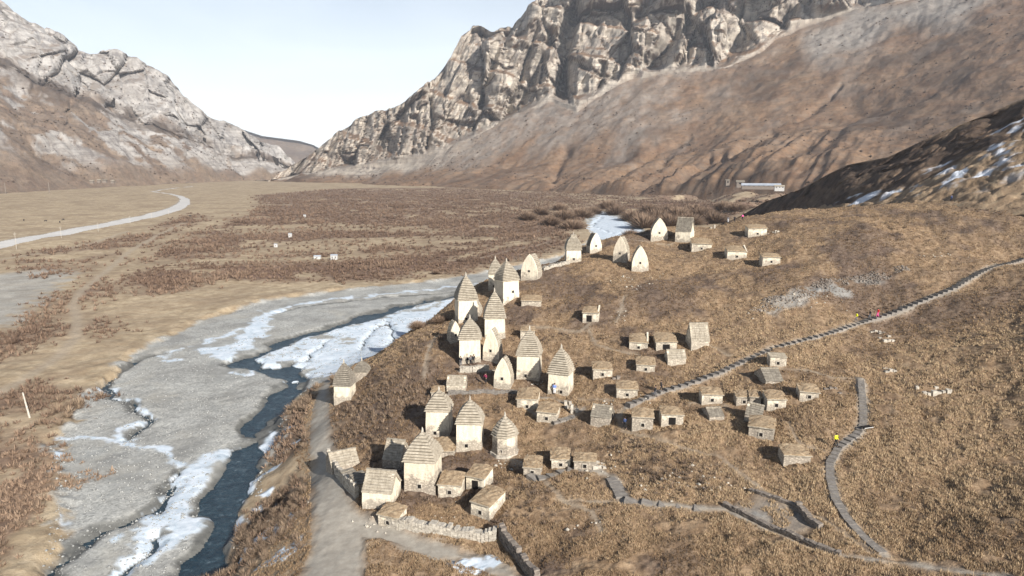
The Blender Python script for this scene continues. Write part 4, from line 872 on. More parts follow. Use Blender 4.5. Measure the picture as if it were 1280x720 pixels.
# crypts
C_ = [
 (664,383,25,377,371,-4,'low crypt in the grass between the bluff cluster and the upper slope',dict(hole=None)),
 (738,402,20,391,384,-12,'small crypt with a tall dark doorway reached by a stony path',dict(big=True,hole=(-.08,0),horn=True)),
 (659,424,17,414,409,-6,'crypt peeking out behind the roof of the broad creamy tower',dict(hole=None)),
 (659,515,26,501,488,-8,'crypt below the middle path, left of the two side by side',{}),
 (683,530,25,518,506,-14,'crypt below the middle path, right of the two side by side',{}),
 (753,474,24,464,455,-3,'crypt halfway up, directly right of the broad tower with the blue visitor',{}),
 (784,495,26,484,475,-6,'crypt just left of the lower end of the long stairs',{}),
 (807,465,23,456,447,-8,'crypt above the long stairs in the middle of the slope',{}),
 (798,437,23,427,417,-10,'upper crypt with a raised right corner, left of the arched one',dict(horn=True)),
 (833,438,26,428,418,-4,'crypt with a wide dark arched opening in the middle of the slope',dict(big=True)),
 (803,540,26,525,515,-8,'large crypt under the foot of the long stairs with a visitor at its left',dict(worn=True)),
 (840,531,27,519,510,-3,'crypt with a broken dark opening right of the stair-foot crypt',dict(big=True)),
 (890,504,26,493,485,-4,'plain white crypt under the long stairs left of the small right-hand group',dict()),
 (930,505,19,495,488,-4,'left part of a broken crypt in the small right-hand group',dict(worn=True)),
 (944,506,14,496,488,-14,'leaning crypt stub beside the broken one in the small right-hand group',dict(worn=True,hole=None)),
 (970,512,23,500,490,-5,'neat crypt below the grey sunken slab roof',dict()),
 (1011,503,23,493,484,-10,'outermost right crypt of the small right-hand group',dict()),
 (972,461,20,450,444,-6,'small crypt touching the long stairs from below',dict(slabs=True)),
 (951,547,30,533,520,-24,'corner-on crypt in front of the collapsing tomb',dict(worn=True)),
 (996,580,33,573,561,-4,'long low crypt with a turf back beside the path bend',dict(worn=True,hole=None)),
 (947,295,23,285,281,-4,'uppermost crypt, right of the ridge towers near the skyline',dict()),
 (877,312,25,303,297,-10,'ridge crypt below the steep-roofed tomb',dict()),
 (921,323,24,313,307,-8,'middle of the three small crypts right of the ridge towers',dict(horn=True)),
 (964,331,22,322,318,-5,'lowest right of the three small crypts right of the ridge towers',dict()),
 (547,494,16,489,482,0,'crypt top showing behind the leftmost slender tower',dict(hole=None)),
 (554,568,28,562,546,-4,'turf-backed grey crypt between the largest tower and the slender row',dict(worn=True,hole=None)),
 (485,660,28,647,633,-22,'roadside crypt where the pale boundary wall begins',dict()),
 (562,621,29,607,592,-8,'crypt immediately right of the largest foreground tower',dict()),
 (594,612,25,597,582,-24,'crypt with a dark broken opening right of the largest tower',dict(big=True)),
 (600,648,27,632,610,-30,'long turf-roofed crypt near the boundary wall, closest to the viewer',dict(tilt=.10)),
 (665,594,22,584,571,-8,'squat turf-roofed crypt left of the pair above the lower path',dict(worn=True)),
 (701,584,24,573,560,-3,'bright crypt, left one of the adjoining pair above the lower path',dict()),
 (731,587,27,577,571,-8,'wide low crypt, right one of the adjoining pair above the lower path',dict(worn=True)),
 (442,606,16,597,586,40,'ruined roofless crypt left by the gravel road',dict(worn=True,hole=None,slabs=True,grey=True)),
 (455,618,18,607,592,35,'ruined crypt with loose slabs between the road and the corner tomb',dict(worn=True,hole=None,slabs=True,grey=True)),
]
for u, vb, w, ve, vk, yaw, lab, kw in C_: shack(u, vb, w, ve, vk, yaw, lab, **kw)
print('tombs', time.time() - T0)

# ------------------------------------------------------------------ walls, ruins, loose rock
def resample(px, step):
    px = [tuple(p) for p in px]; out = [px[0]]; carry = 0
    for a_, b_ in zip(px[:-1], px[1:]):
        L = math.hypot(b_[0] - a_[0], b_[1] - a_[1]); t = step - carry
        while t < L: out.append((a_[0] + (b_[0] - a_[0]) * t / L, a_[1] + (b_[1] - a_[1]) * t / L)); t += step
        carry = L - (t - step)
    return out
def gline(pts): u, v = zip(*pts); x, y = ground_px(u, v); return list(zip(x.tolist(), y.tolist()))
def wall(pts, h, th, label, mat='rubble', drop=0.5, name='dry_stone_wall', st=.42, rag=.15):
    ln = resample(gline(pts), st); m = MB()
    for k in range(len(ln) - 1):
        (x0, y0), (x1, y1) = ln[k], ln[k + 1]; dx, dy = x1 - x0, y1 - y0; L = math.hypot(dx, dy) + 1e-6; nx, ny = -dy / L * th / 2, dx / L * th / 2; z = hz(x0, y0); zz = z - drop; lay = 0
        top = z + h * random.uniform(1 - rag, 1 + rag)
        while zz < top:
            hh = random.uniform(.2, .32); e_ = random.uniform(-.07, .07); f_ = random.uniform(.9, 1.08)
            v = [(x0 + dx * .01 - nx * f_ + e_ * .3, y0 - ny * f_), (x1 - dx * .03 - nx * f_, y1 - ny * f_), (x1 - dx * .03 + nx * f_, y1 + ny * f_), (x0 + nx * f_, y0 + ny * f_)]
            jt = lambda: random.uniform(-.05, .05)
            m.prism([(p[0] + jt(), p[1] + jt(), zz) for p in v], [(p[0] + jt(), p[1] + jt(), min(zz + hh, top + .1) - .02) for p in v]); zz += hh
    o = m.build(name, M[mat], None); tag(o, label, 'wall'); 
    for p in ln[::3]: FOOT.append((p[0], p[1], .5))
    return o
wall([(486,657),(500,661),(520,665),(545,669),(575,672),(600,673),(624,671)],.9,.9,'pale rubble boundary wall curving beside the gravel road')
wall([(626,671),(640,688),(655,706),(672,726)],1.3,.6,'boundary wall with a shadowed left face running out of the bottom edge','rubble_dark')  # whole wall in dark stone: shade of the left face put into colour
wall([(905,632),(925,642),(950,655),(985,671),(1020,687),(1054,698)],.42,.5,'long dark retaining wall beside the lower gravel path','rubble_dark')  # dark stone paints the shaded side of this wall
wall([(937,611),(950,617),(975,626),(997,634)],.3,.5,'short low wall above the gravel terrace','rubble_dark')
wall([(997,634),(1005,644),(1013,655),(1026,664)],.6,.6,'curved dark wall closing the right end of the gravel terrace','rubble_dark')
wall([(575,463),(590,463),(612,461)],.8,.8,'pale terrace wall under the three dark-clothed visitors')
wall([(678,338),(690,334),(702,331),(711,328)],.7,1.2,'whitish tumbled wall leading up to the blunt-topped tower')
wall([(411,577),(418,590),(432,608),(447,625)],1.6,.5,'ruined roadside wall below the slab-roofed tombs','rubble')
wall([(560,492),(590,493),(640,494),(655,500)],.5,.4,'low kerb wall along the middle path','paving')
def ruin(u, v, w_, h, label, mat='rubble', rows=2, yaw=0.0):
    x, y, z, s, dep = spot(u, v); w = w_ * s; o = empty('ruin', (x, y, z))
    for r_ in range(rows):
        yy = r_ * random.uniform(1.2, 1.7); n = int(w / .6)
        for i in range(n):
            if rows > 1 and random.random() < .28: continue
            xx = -w / 2 + w * i / n; hh = h * random.uniform(.3, 1.1) * (.6 if r_ else 1); q = random.uniform(.4, .6); zg = hz(x + xx, y + yy) - z
            m = MB(); m.box(xx, xx + q, yy - q / 2, yy + q / 2, zg - .3, zg + hh, .07); m.build('stone', M[mat], o)
    tag(o, label, 'ruin', 'tumbled tomb ruins'); FOOT.append((x, y, w * .4)); return o
ruin(1112,425,16,.5,'scattered white stones of a ruin right of the long stairs, the highest of three',rows=4)
ruin(1111,462,20,.4,'thin line of ruin stones right of the small right-hand group')
ruin(1171,491,36,.7,'widest tumbled ruin, on the far right of the slope',rows=2)
ruin(1048,492,26,.35,'low grey ruin outline right of the outermost crypt','rubble_dark')
ruin(716,517,18,1.3,'round stump of a ruined tomb beside the dark slab-roofed tomb',rows=3)
ruin(768,475,14,.5,'pile of stones right of the halfway crypt','rubble_dark',rows=2)
ruin(750,585,18,.5,'broken stones at the right end of the adjoining crypt pair',rows=2)
ruin(968,291,12,.5,'rubble stub attached to the right of the uppermost crypt',rows=2)
ruin(892,284,8,.9,'small whitewashed stub on the skyline near the visitor in pink',rows=1)
ruin(502,590,24,.7,'rubble footings under the steep slab-roofed tomb','rubble_dark',rows=4)
def boulders(n, region, smin, smax, name, mat, kind='stuff', pts=None, pw=2.2):
    """loose stones as one mesh of uneven eight-sided lumps"""
    if pts is None: x, y = region(n); z = surf(x, y, False)
    else: x, y, z = pts.T
    s = smin * (smax / smin) ** (RNG.random(len(x)) ** pw)
    o8 = np.array([(1, 0, 0), (0, 1, 0), (-1, 0, 0), (0, -1, 0), (0, 0, .7), (0, 0, -.7)], float); fc = np.array([(0, 1, 4), (1, 2, 4), (2, 3, 4), (3, 0, 4), (1, 0, 5), (2, 1, 5), (3, 2, 5), (0, 3, 5)])
    V = o8[None] * s[:, None, None] * RNG.uniform(.6, 1.3, (len(x), 6, 1)) ; t = RNG.random(len(x)) * 6.28; c, sn = np.cos(t)[:, None], np.sin(t)[:, None]
    V = np.stack([V[..., 0] * c - V[..., 1] * sn, V[..., 0] * sn + V[..., 1] * c, V[..., 2]], -1) + np.stack([x, y, z + s * .15], -1)[:, None]
    Fc = (fc[None] + 6 * np.arange(len(x))[:, None, None]).reshape(-1, 3); o = mk(name, V.reshape(-1, 3), Fc, M[mat]); tag(o, kind=kind); return o
def r_bed(n):
    x = RNG.uniform(-95, 10, n * 6); y = RNG.uniform(60, 220, n * 6); k = (polyd(BED, x, y) < 1) & (polyd(W1, x, y) > .8) & (RNG.random(n * 6) < np.clip(1.4 - np.hypot(x, y) / 200, .1, 1)) & (fbm2(x, y, 9, 3, 61) > -.15); return x[k][:n], y[k][:n]
boulders(9000, r_bed, .07, .30, 'river_stones', 'grey_stone')
OUT = np.stack(ground_px([935,990,1060,1130,1128,1090,1015,960,940],[384,362,345,330,338,354,372,386,390]), 1)
def r_out(n):
    x = RNG.uniform(OUT[:, 0].min(), OUT[:, 0].max(), n * 8); y = RNG.uniform(OUT[:, 1].min(), OUT[:, 1].max(), n * 8); k = inside(OUT, x + fbm2(x, y, 8, 3, 62) * 3, y) & (fbm2(x, y, 5, 3, 63) > -.1); return x[k][:n], y[k][:n]
boulders(1700, r_out, .08, .34, 'rock_outcrop', 'rubble_dark')
def r_misc(n):
    xs = []; ys = []
    for (u, v, rad, k) in [(830,602,3,26),(868,604,3,30),(880,600,3,18),(770,572,3,18),(700,480,4,26),(775,498,3,20),(805,500,3,22),(782,393,3,14),(790,360,4,20),(778,348,4,24),(820,345,3,12),(1110,590,2,6),(665,480,2,10),(955,385,3,18),(1015,375,4,26),(1170,320,4,22),(560,640,3,8),(510,595,3,30),(640,578,3,30),(470,655,2,20),(340,660,3,14),(750,590,3,20),(730,660,2,8)]:
        x, y = ground_px(u, v); xs.append(x[0] + RNG.normal(0, rad * .6, k)); ys.append(y[0] + RNG.normal(0, rad * .5, k))
    return np.concatenate(xs), np.concatenate(ys)
def on_slopes(n, which, lo, hi, rock):
    V, cov, B = SWEPT[which]; c = np.nonzero((B > lo) & (B < hi) & ((cov[:, 0] > .5) == rock))[0]; w = fbm3(V[c, 0], V[c, 1], V[c, 2], 120, 3, 91) > -.1 ; c = c[w]
    return V[RNG.choice(c, n)] + RNG.normal(0, 1.5, (n, 3)) * (1, 1, .1)
boulders(0, None, .9, 3.4, 'slope_scrub', 'scrub', pts=np.concatenate([on_slopes(2600, 0, .05, 2.05, False), on_slopes(1500, 0, 2.05, 2.9, True), on_slopes(2500, 1, .05, 1.6, False), on_slopes(2000, 1, .3, 1.9, True)]), pw=3)
boulders(0, r_misc, .10, .34, 'scattered_stones', 'rubble')

# ------------------------------------------------------------------ stairs and paving, one stone at a time
def stairs(pts, step, width, label, name='stone_staircase', gap=.04, thick=.5, mat='paving', rise=.0, cat='staircase', tilt=False):
    ln = resample(gline(pts), step); root = empty(name, (ln[0][0], ln[0][1], hz(*ln[0]))); tag(root, label, cat); ms = []; tl_ = .16 if tilt else 0
    for k in range(4):
        m = MB(); m.box(0, 1, -.5, .5, -thick, 0, .012); me = mk(name, m.v, m.f, M[mat]); ms.append(me.data); bpy.data.objects.remove(me)
    zs = [hz(*p) for p in ln]; zs = [sum(zs[max(0, i - 3):i + 4]) / len(zs[max(0, i - 3):i + 4]) for i in range(len(zs))]
    for k in range(len(ln) - 1):
        (x0, y0), (x1, y1) = ln[k], ln[k + 1]; L = math.hypot(x1 - x0, y1 - y0); up = zs[k + 1] >= zs[k]
        o = bpy.data.objects.new('step' if name == 'stone_staircase' else 'paving_slab', ms[k % 4]); COL.objects.link(o); o.parent = root
        o.location = (x0 - root.location.x, y0 - root.location.y, (max(zs[k], zs[k + 1])) + .10 + rise + random.uniform(-.012, .012) - root.location.z)
        o.scale = (L - gap, width * random.uniform(.94, 1.06), 1); o.rotation_euler = (0, tl_, math.atan2(y1 - y0, x1 - x0) + random.uniform(-.03, .03))
    for p in ln: FOOT.append((p[0], p[1], width * .62))
stairs(STAIR, 1.22, 1.0, 'long straight flight of stone steps climbing to the upper right across the slope', thick=.7, rise=.10, tilt=True)
stairs([(691,531),(703,527),(715,522),(728,514)], 1.0, 1.1, 'short flight of steps between the crypt pair and the dark slab-roofed tomb')
stairs(STAIR3, 1.5, 1.1, 'curved stepped path in front of the adjoining crypt pair', tilt=True)
stairs(STAIR4, .8, 1.5, 'steep little flight descending right of the lower crypts')
stairs(STAIR5, 1.9, 1.1, 'stepped paving leading right to the gravel terrace', tilt=True)
stairs(WALK, 1.0, .88, 'curving slab walkway on the right-hand slope', name='slab_walkway', cat='walkway', thick=.3, gap=.07)

# ------------------------------------------------------------------ people
def skin(name, verts, edges, rad, mat, parent, sub=1):
    me = bpy.data.meshes.new(name); me.from_pydata(verts, edges, []); o = bpy.data.objects.new(name, me); COL.objects.link(o); o.parent = parent
    sm = o.modifiers.new('s', 'SKIN'); sm.use_smooth_shade = True
    for i, r in enumerate(rad): me.skin_vertices[0].data[i].radius = (r, r) if not isinstance(r, tuple) else r
    me.skin_vertices[0].data[0].use_root = True
    b = o.modifiers.new('d', 'SUBSURF'); b.levels = sub; b.render_levels = sub; me.materials.append(mat); return o
SKIN = flat('skin', (.50, .33, .25)); TR = {}
def col(name, c):
    if name not in TR: TR[name] = flat(name, c)
    return TR[name]
def person(u, v, ang, jacket, trousers, label, pose='stand', hair=(.03, .02, .015), z_add=.15, seed=0):
    x, y, z, s, dep = spot(u, v); root = empty('person', (x, y, z + z_add), math.radians(ang)); tag(root, label, 'person'); rnd = random.Random(seed)
    st = .24 if pose == 'walk' else .04; b = .12 if pose == 'walk' else 0
    hipz, kn, sh = .92, .50, 1.42
    lf = [(.10, -st, .06), (.10, -st * .55 - .03, kn), (.09, 0, hipz)]; rf = [(-.10, st, .08), (-.10, st * .2 - .04, kn), (-.09, 0, hipz)]
    if pose == 'sit': return None
    la = [(.20, 0, sh), (.26, .06 + b, 1.14), (.25, -.10 + b * -1, .92)]; ra = [(-.20, 0, sh), (-.26, .02 - b, 1.14), (-.24, -.08 + b, .92)]
    V = [(0, 0, .95), (0, -.01, 1.15), (0, -.01, 1.38), (0, -.02, 1.50), (0, -.03, 1.58), (0, -.03, 1.68), lf[2], lf[1], lf[0], (.10, lf[0][1] - .15, .03), rf[2], rf[1], rf[0], (-.10, rf[0][1] - .15, .03)] + la + ra
    hand = []; E = [(0, 1), (1, 2), (2, 3), (3, 4), (4, 5), (0, 6), (6, 7), (7, 8), (8, 9), (0, 10), (10, 11), (11, 12), (12, 13), (2, 14), (14, 15), (15, 16), (2, 17), (17, 18), (18, 19)]
    R = [.13, .12, .14, .055, .085, .07, .085, .06, .045, .035, .085, .06, .045, .035, .06, .042, .033, .06, .042, .033]
    for base_i, sx in ((16, 1), (19, -1)):
        bx, by, bz = V[base_i]
        palm = len(V); V.append((bx, by - .03, bz - .07)); R.append(.032); E.append((base_i, palm))
        for q in range(5):
            n = len(V); off = (q - 2) * .018; V.append((bx + sx * .01, by - .04 + off, bz - .15 - (.02 if q in (2, 3) else 0) + (.06 if q == 0 else 0))); R.append(.009); E.append((palm, n))
    skin('body', V, E, R, SKIN, root)
    jv = [(0, 0, .86), (0, -.01, 1.12), (0, -.01, 1.38), (0, -.02, 1.47)] + la[:2] + [tuple(la[1][i] * .15 + la[2][i] * .85 for i in range(3))] + ra[:2] + [tuple(ra[1][i] * .15 + ra[2][i] * .85 for i in range(3))]
    skin('jacket', jv, [(0, 1), (1, 2), (2, 3), (2, 4), (4, 5), (5, 6), (2, 7), (7, 8), (8, 9)], [(.19, .14), (.18, .14), (.19, .14), .08, .085, .065, .055, .085, .065, .055], jacket, root)
    tv = [(0, 0, .93), lf[2], lf[1], tuple(lf[0][i] * .9 + lf[1][i] * .1 for i in range(3)), rf[2], rf[1], tuple(rf[0][i] * .9 + rf[1][i] * .1 for i in range(3))]
    skin('trousers', tv, [(0, 1), (1, 2), (2, 3), (0, 4), (4, 5), (5, 6)], [.14, .105, .078, .062, .105, .078, .062], trousers, root)
    m = MB(); m.tube([(0, -.0, 1.58), (0, -.005, 1.67), (0, -.01, 1.76), (0, -.015, 1.79)], [.105, .118, .095, .03], 8); m.build('hair', col('hair_dark', hair), root)
    for sx in (-1, 1):
        e_ = MB(); e_.tube([(sx * .035, -.113, 1.652), (sx * .035, -.125, 1.652)], [.012, .008], 5); e_.build('eye', M['void'], root)
        e_ = MB(); e_.tube([(sx * .10, -.03, 1.66), (sx * .112, -.02, 1.64), (sx * .10, -.02, 1.61)], [.012, .018, .01], 5); e_.build('ear', SKIN, root)
        e_ = MB(); fy = (lf if sx > 0 else rf)[0][1]; e_.tube([(sx * .10, fy + .06, .05), (sx * .10, fy - .08, .05), (sx * .10, fy - .2, .035)], [.05, .055, .03], 6); e_.build('shoe', M['void'], root)
    e_ = MB(); e_.tube([(0, -.11, 1.66), (0, -.15, 1.615), (0, -.12, 1.60)], [.012, .018, .01], 5); e_.build('nose', SKIN, root)
    return root
black = col('dark_cloth', (.02, .02, .022)); navy = col('navy_cloth', (.03, .05, .12)); red = col('red_cloth', (.62, .03, .025)); yel = col('yellow_cloth', (.80, .78, .03)); pink = col('pink_cloth', (.72, .10, .30)); grey_ = col('grey_cloth', (.12, .12, .13)); blue = col('blue_cloth', (.14, .22, .50)); wine = col('wine_cloth', (.28, .04, .09)); white = col('white_cloth', (.68, .68, .70))
person(576,456,160,black,grey_,'visitor in black at the left corner of the tower on the terrace','stand')
person(588,457,170,grey_,black,'left one of two visitors in dark clothes before the tower on the terrace','stand')
person(592,456,190,black,black,'right one of two visitors in dark clothes before the tower on the terrace','stand')
person(607,482,120,wine,black,'visitor in a wine-red jacket standing in the grass above the middle path','walk')
person(693,494,170,blue,white,'visitor in blue and white at the front of the broad tower','stand')
person(826,490,60,black,black,'visitor in black part-way up the long stairs above the crypt','walk')
person(819,495,240,black,grey_,'visitor in black a few steps lower on the long stairs','walk')
person(781,538,200,navy,black,'visitor in navy left of the large stair-foot crypt','walk')
person(1070,404,250,yel,grey_,'visitor in a yellow jacket on the long stairs','walk')
person(1087,399,250,black,grey_,'visitor in black between the yellow and the red jacket on the long stairs','walk')
person(1097,397,250,red,pink,'visitor in a bright red jacket on the long stairs','walk')
person(1044,560,20,yel,black,'visitor in a yellow jacket beside the bend of the slab walkway','walk')
person(928,276,200,pink,black,'visitor in a pink jacket on the skyline','stand')
person(918,278,160,black,black,'visitor in black on the skyline left of the pink jacket','stand')
person(910,279,150,grey_,white,'visitor in grey and white leftmost on the skyline','stand')
person(1189,252,190,navy,navy,'lone visitor in navy on the skyline below the snow patches','walk')
def info_board(u, v):
    x, y, z, s, dep = spot(u, v); r = empty('information_board', (x, y, z), .3); tag(r, 'low dark board with a white edge beside the slab walkway bend', 'sign')
    m = MB(); m.box(-.7, .7, -.35, .35, .34, .42); m.build('panel', M['void'], r); m = MB(); m.box(-.7, .7, -.41, -.352, .33, .41); m.build('panel_edge', M['white'], r)
    for sx in (-.7, .7): m = MB(); m.box(sx - .05, sx + .05, -.05, .05, -.3, .338); m.build('leg', M['wood'], r)
info_board(1083,538)

# ------------------------------------------------------------------ poles, huts, farm, village, cattle
def pole(x, y, h, lean, label, arm=True, r=.14, name='utility_pole', mat='wood', group=None):
    z = hz(x, y); t = empty(name, (x, y, z)); tag(t, label, 'pole', group); t.rotation_euler = (0, lean, .2)
    m = MB(); m.tube([(0, 0, -1), (0, 0, h * .5), (0, 0, h)], [r * 1.3, r, r * .75], 8); m.build('shaft', M[mat], t)
    if arm:
        m = MB(); m.box(-.8, .8, -.06, .06, h - .9, h - .76); m.build('crossarm', M[mat], t)
        for sx in (-.7, 0, .7): m = MB(); m.tube([(sx, 0, h - .759 if sx else h), (sx, 0, h - .5 if sx else h + .25)], [.06, .04], 6); m.build('insulator', M['white'], t)
x, y = ground_px(38,529); pole(float(x[0]), float(y[0]), 5.2, -.12, 'leaning pale wooden pole on the near left bank of the river bed', False, .16)
for u, vb, vt in [(21,313,291),(77,300,285),(123,291,279),(163,281,271),(190,275,267),(211,270,263)]:
    x, y = ground_px(u, vb); s = float(y[0]) / F; pole(float(x[0]), float(y[0]), (vb - vt) * s * .95, 0, ['nearest','second','third','fourth','fifth','farthest'][[21,77,123,163,190,211].index(u)] + ' pale pole in the row along the asphalt valley road', True, .09, mat='wood', group='poles along the valley road')
for u, vb, vt in [(5,224,209),(60,226,213)]:
    x, y = ground_px(u, vb + 20); X, Y = at_z(u, vb, 1.2); x, y = float(X), float(Y)
    if math.hypot(x, y) > 1500: k = 1400 / math.hypot(x, y); x *= k; y *= k
    s = y / F; pole(x, y, 13 * s, 0, ('leftmost' if u < 30 else 'right-hand') + ' dark pylon far off at the foot of the left mountain', True, .6, name='pylon', mat='rubble_dark', group='far pylons')
def hut(u, v, w_, h, label, yaw=0, big=1.0, roofm='metal_roof', d=None, name='hut', group=None, wm='white', wins=2, zz=None):
    x, y = ground_px(u, v); x, y = float(x[0]), float(y[0]); z = hz(x, y) if zz is None else zz; s = y / F; w = w_ * s; d = d or w * .6; t = empty(name, (x, y, z), yaw); tag(t, label, 'building' if w > 8 else 'hut', group)
    m = MB(); m.box(-w / 2, w / 2, -d / 2, d / 2, -1, h); m.build('wall', M[wm], t); m = MB(); o = w * .04
    rh = h + min(d, w) * .28; m.prism([(-w / 2 - o, -d / 2 - o, h + .01), (-w / 2 - o, d / 2 + o, h + .01), (-w / 2 - o, 0, rh)], [(w / 2 + o, -d / 2 - o, h + .01), (w / 2 + o, d / 2 + o, h + .01), (w / 2 + o, 0, rh)]); m.build('roof', M[roofm], t)
    for i in range(wins):
        xx = -w / 2 + w * (i + .5) / wins; m = MB(); m.box(xx - w * .06, xx + w * .06, -d / 2 - .04, -d / 2 + .1, h * .35, h * .75); m.build('window', M['void'], t)
hut(418,327,8,2.2,'small white hut on the valley meadow, right of the two',0)
hut(397,326,8,1.4,'low flat white box on the valley meadow, left of the two',0,wins=1)
hut(363,298,4,2.5,'tiny white hut farther back in the brush',0,wins=1)
hut(345,311,4,1.8,'tiny white hut left of the meadow boxes',0,wins=1)
hut(381,273,3,2.5,'speck-like white hut deep in the brush plain',0,wins=1)
def far_hut(u, v, r, w, d, h, yaw, label, roofm, wm, wins, group=None):
    X, Y, Z = raydir(u, v); t = r / math.hypot(float(X), float(Y)); x, y, z = float(X) * t, float(Y) * t, CAMZ + float(Z) * t
    q = empty('farm_building', (x, y, z), yaw); tag(q, label, 'building', group); m = MB(); m.box(-w / 2, w / 2, -d / 2, d / 2, -3, h); m.build('wall', M[wm], q); o = .5; rh = h + d * .25
    m = MB(); m.prism([(-w / 2 - o, -d / 2 - o, h + .01), (-w / 2 - o, d / 2 + o, h + .01), (-w / 2 - o, 0, rh)], [(w / 2 + o, -d / 2 - o, h + .01), (w / 2 + o, d / 2 + o, h + .01), (w / 2 + o, 0, rh)]); m.build('roof', M[roofm], q)
    for i in range(wins):
        xx = -w / 2 + w * (i + .5) / wins; m = MB(); m.box(xx - w * .2 / wins, xx + w * .2 / wins, -d / 2 - .06, -d / 2 + .2, h * .3, h * .8); m.build('window', M['void'], q)
far_hut(951,233,760,38,9,1.0,-.25,'long pale-roofed farm shed at the foot of the right mountain','metal_roof','rubble_dark',8)
far_hut(974,235,735,9,6,1.5,-.25,'white farmhouse at the right end of the long shed','slate','white',3)
far_hut(925,231,790,8,8,3,-.2,'small dark outbuilding left of the long shed','slate_dark','rubble_dark',1)
far_hut(909,230,800,4,4,4,0,'tiny dark outbuilding farthest left of the farm','slate_dark','rubble_dark',1)
for u, v, w, lab in [(115,227,14,'leftmost white house of the far village below the left mountain'),(124,226,12,'second white house of the far village'),(131,226,16,'dark-roofed larger house in the far village'),(141,227,12,'right-hand house of the far village')]:
    far_hut(u, v, 1330, w * .38, 5, 1.3, .1, lab, 'slate_dark' if 'dark' in lab else 'slate', 'rubble_dark', 2, 'houses of the far village')
cow = None
for i, (u, v) in enumerate([(30,277),(57,279),(75,280),(79,277),(238,272)]):
    x, y = ground_px(u, v); x, y = float(x[0]), float(y[0])
    V = [(0, 0, 1.15), (.65, 0, 1.2), (-.75, 0, 1.2), (1.05, 0, 1.25), (1.45, 0, .8), (.65, .22, .55), (.65, .22, 0), (.65, -.22, .55), (.65, -.22, 0), (-.75, .22, .6), (-.68, .22, 0), (-.75, -.22, .6), (-.68, -.22, 0), (-1.0, 0, .7)]
    t = empty('cow', (x, y, hz(x, y)), random.random() * 6); tag(t, ['leftmost dark cow', 'second dark cow from the left', 'upper cow of the close pair', 'lower cow of the close pair', 'lone cow by the road end'][i] + ' on the pale meadow beyond the valley road', 'cow', 'cattle grazing on the meadow')
    skin('body', V, [(0, 1), (0, 2), (1, 3), (3, 4), (1, 5), (5, 6), (1, 7), (7, 8), (2, 9), (9, 10), (2, 11), (11, 12), (2, 13)], [.38, .36, .36, .2, .13, .12, .07, .12, .07, .13, .07, .13, .07, .03], black, t)
print('props', time.time() - T0)

# ------------------------------------------------------------------ grass and brush
FA = np.array(FOOT)
def clear(x, y, pad=0):
    m = np.ones(len(x), bool)
    for fx, fy, r in FA: m &= (x - fx) ** 2 + (y - fy) ** 2 > (r + pad) ** 2
    return m
def blades(name, x, y, z, h, wd, K, spread, mat, shade, dome=False, kind='stuff', obj=True):
    """K narrow faces per plant, leaning outwards; dome=True spreads them through a rounded crown"""
    n = len(x); t = RNG.random((n, K)) * 6.283; hh = h[:, None] * RNG.uniform(.55, 1.1, (n, K)); sp_ = spread[:, None] * RNG.random((n, K)) ** .6
    ca, sa = np.cos(t), np.sin(t)
    if dome:
        el = np.arcsin(RNG.random((n, K)) ** .8); rr = np.cos(el); tipx = ca * rr * spread[:, None]; tipy = sa * rr * spread[:, None]; tipz = np.sin(el) * h[:, None] * RNG.uniform(.75, 1.05, (n, K)) + .1 * h[:, None]
        k0 = RNG.uniform(.05, .55, (n, K)); bx, by, bz = tipx * k0, tipy * k0, tipz * k0 * .7
    else:
        bx = ca * sp_ * .4; by = sa * sp_ * .4; bz = 0 * t - .05; lean = RNG.uniform(.1, .7, (n, K)) * hh; tipx = bx + ca * lean + hh * .12; tipy = by + sa * lean; tipz = hh
    w2 = wd[:, None] * RNG.uniform(.6, 1.2, (n, K)) / 2; t2 = t + 1.57 + RNG.normal(0, .7, (n, K)); px, py = np.cos(t2) * w2, np.sin(t2) * w2
    A = np.stack([bx - px, by - py, bz], -1); B = np.stack([bx + px, by + py, bz], -1); C3 = np.stack([tipx, tipy, tipz], -1)
    V = np.stack([A, B, C3], 2) + np.stack([x, y, z], -1)[:, None, None]
    V = V.reshape(-1, 3); Fc = np.arange(len(V)).reshape(-1, 3)
    r = np.repeat(np.clip(shade[:, None] + RNG.normal(0, .16, (n, K)), 0, 1).ravel(), 3); g = np.repeat(RNG.random(n), 3 * K)
    att = np.stack([r, g, 0 * r, 1 + 0 * r], 1)
    o = mk(name, V, Fc, M[mat], None, dict(var=att)); 
    if kind: tag(o, kind=kind)
    return o
def scatter(n, r0, r1, az=39, p=1.0):
    u = RNG.random(n); r = r0 * (r1 / r0) ** u if p == 1 else np.sqrt(r0 ** 2 + (r1 ** 2 - r0 ** 2) * u); t = np.radians(RNG.uniform(-az, az, n)); return r * np.sin(t), r * np.cos(t)
x, y = scatter(265000, 58, 240, 46); k = base(x, y) > 4.0; x, y = x[k], y[k]
rd = np.full(x.shape, 1e9)
for p, w in ROAD: rd = np.minimum(rd, stroke(p, w * .8, x, y))
pt = np.full(x.shape, 1e9)
for p, w in PATHS: pt = np.minimum(pt, stroke(p, w * .55, x, y))
k = (rd > .4) & (pt > .15) & ((polyd(COURT, x, y) > .3) | (fbm2(x, y, 3, 3, 76) < -.1)) & (fbm2(x, y, 5, 3, 71) > -.42) & clear(x, y); x, y = x[k], y[k]; z = surf(x, y, False)
r = np.hypot(x, y); nz = fbm2(x, y, 7, 3, 21); n30 = fbm2(x, y, 30, 4, 20)
right = sst(5, 45, x) * sst(135, 90, y)
h = np.clip(.17 + .15 * RNG.random(len(x)) + .14 * right - .1 * sst(.1, .4, nz), .12, .8); shade = np.clip(.59 + .46 * right - .32 * sst(-.05, .4, n30 + .25 * nz) + .15 * sst(.0, -.5, n30) - .25 * sst(.05, .5, nz) + .12 * RNG.normal(0, 1, len(x)), 0, 1)
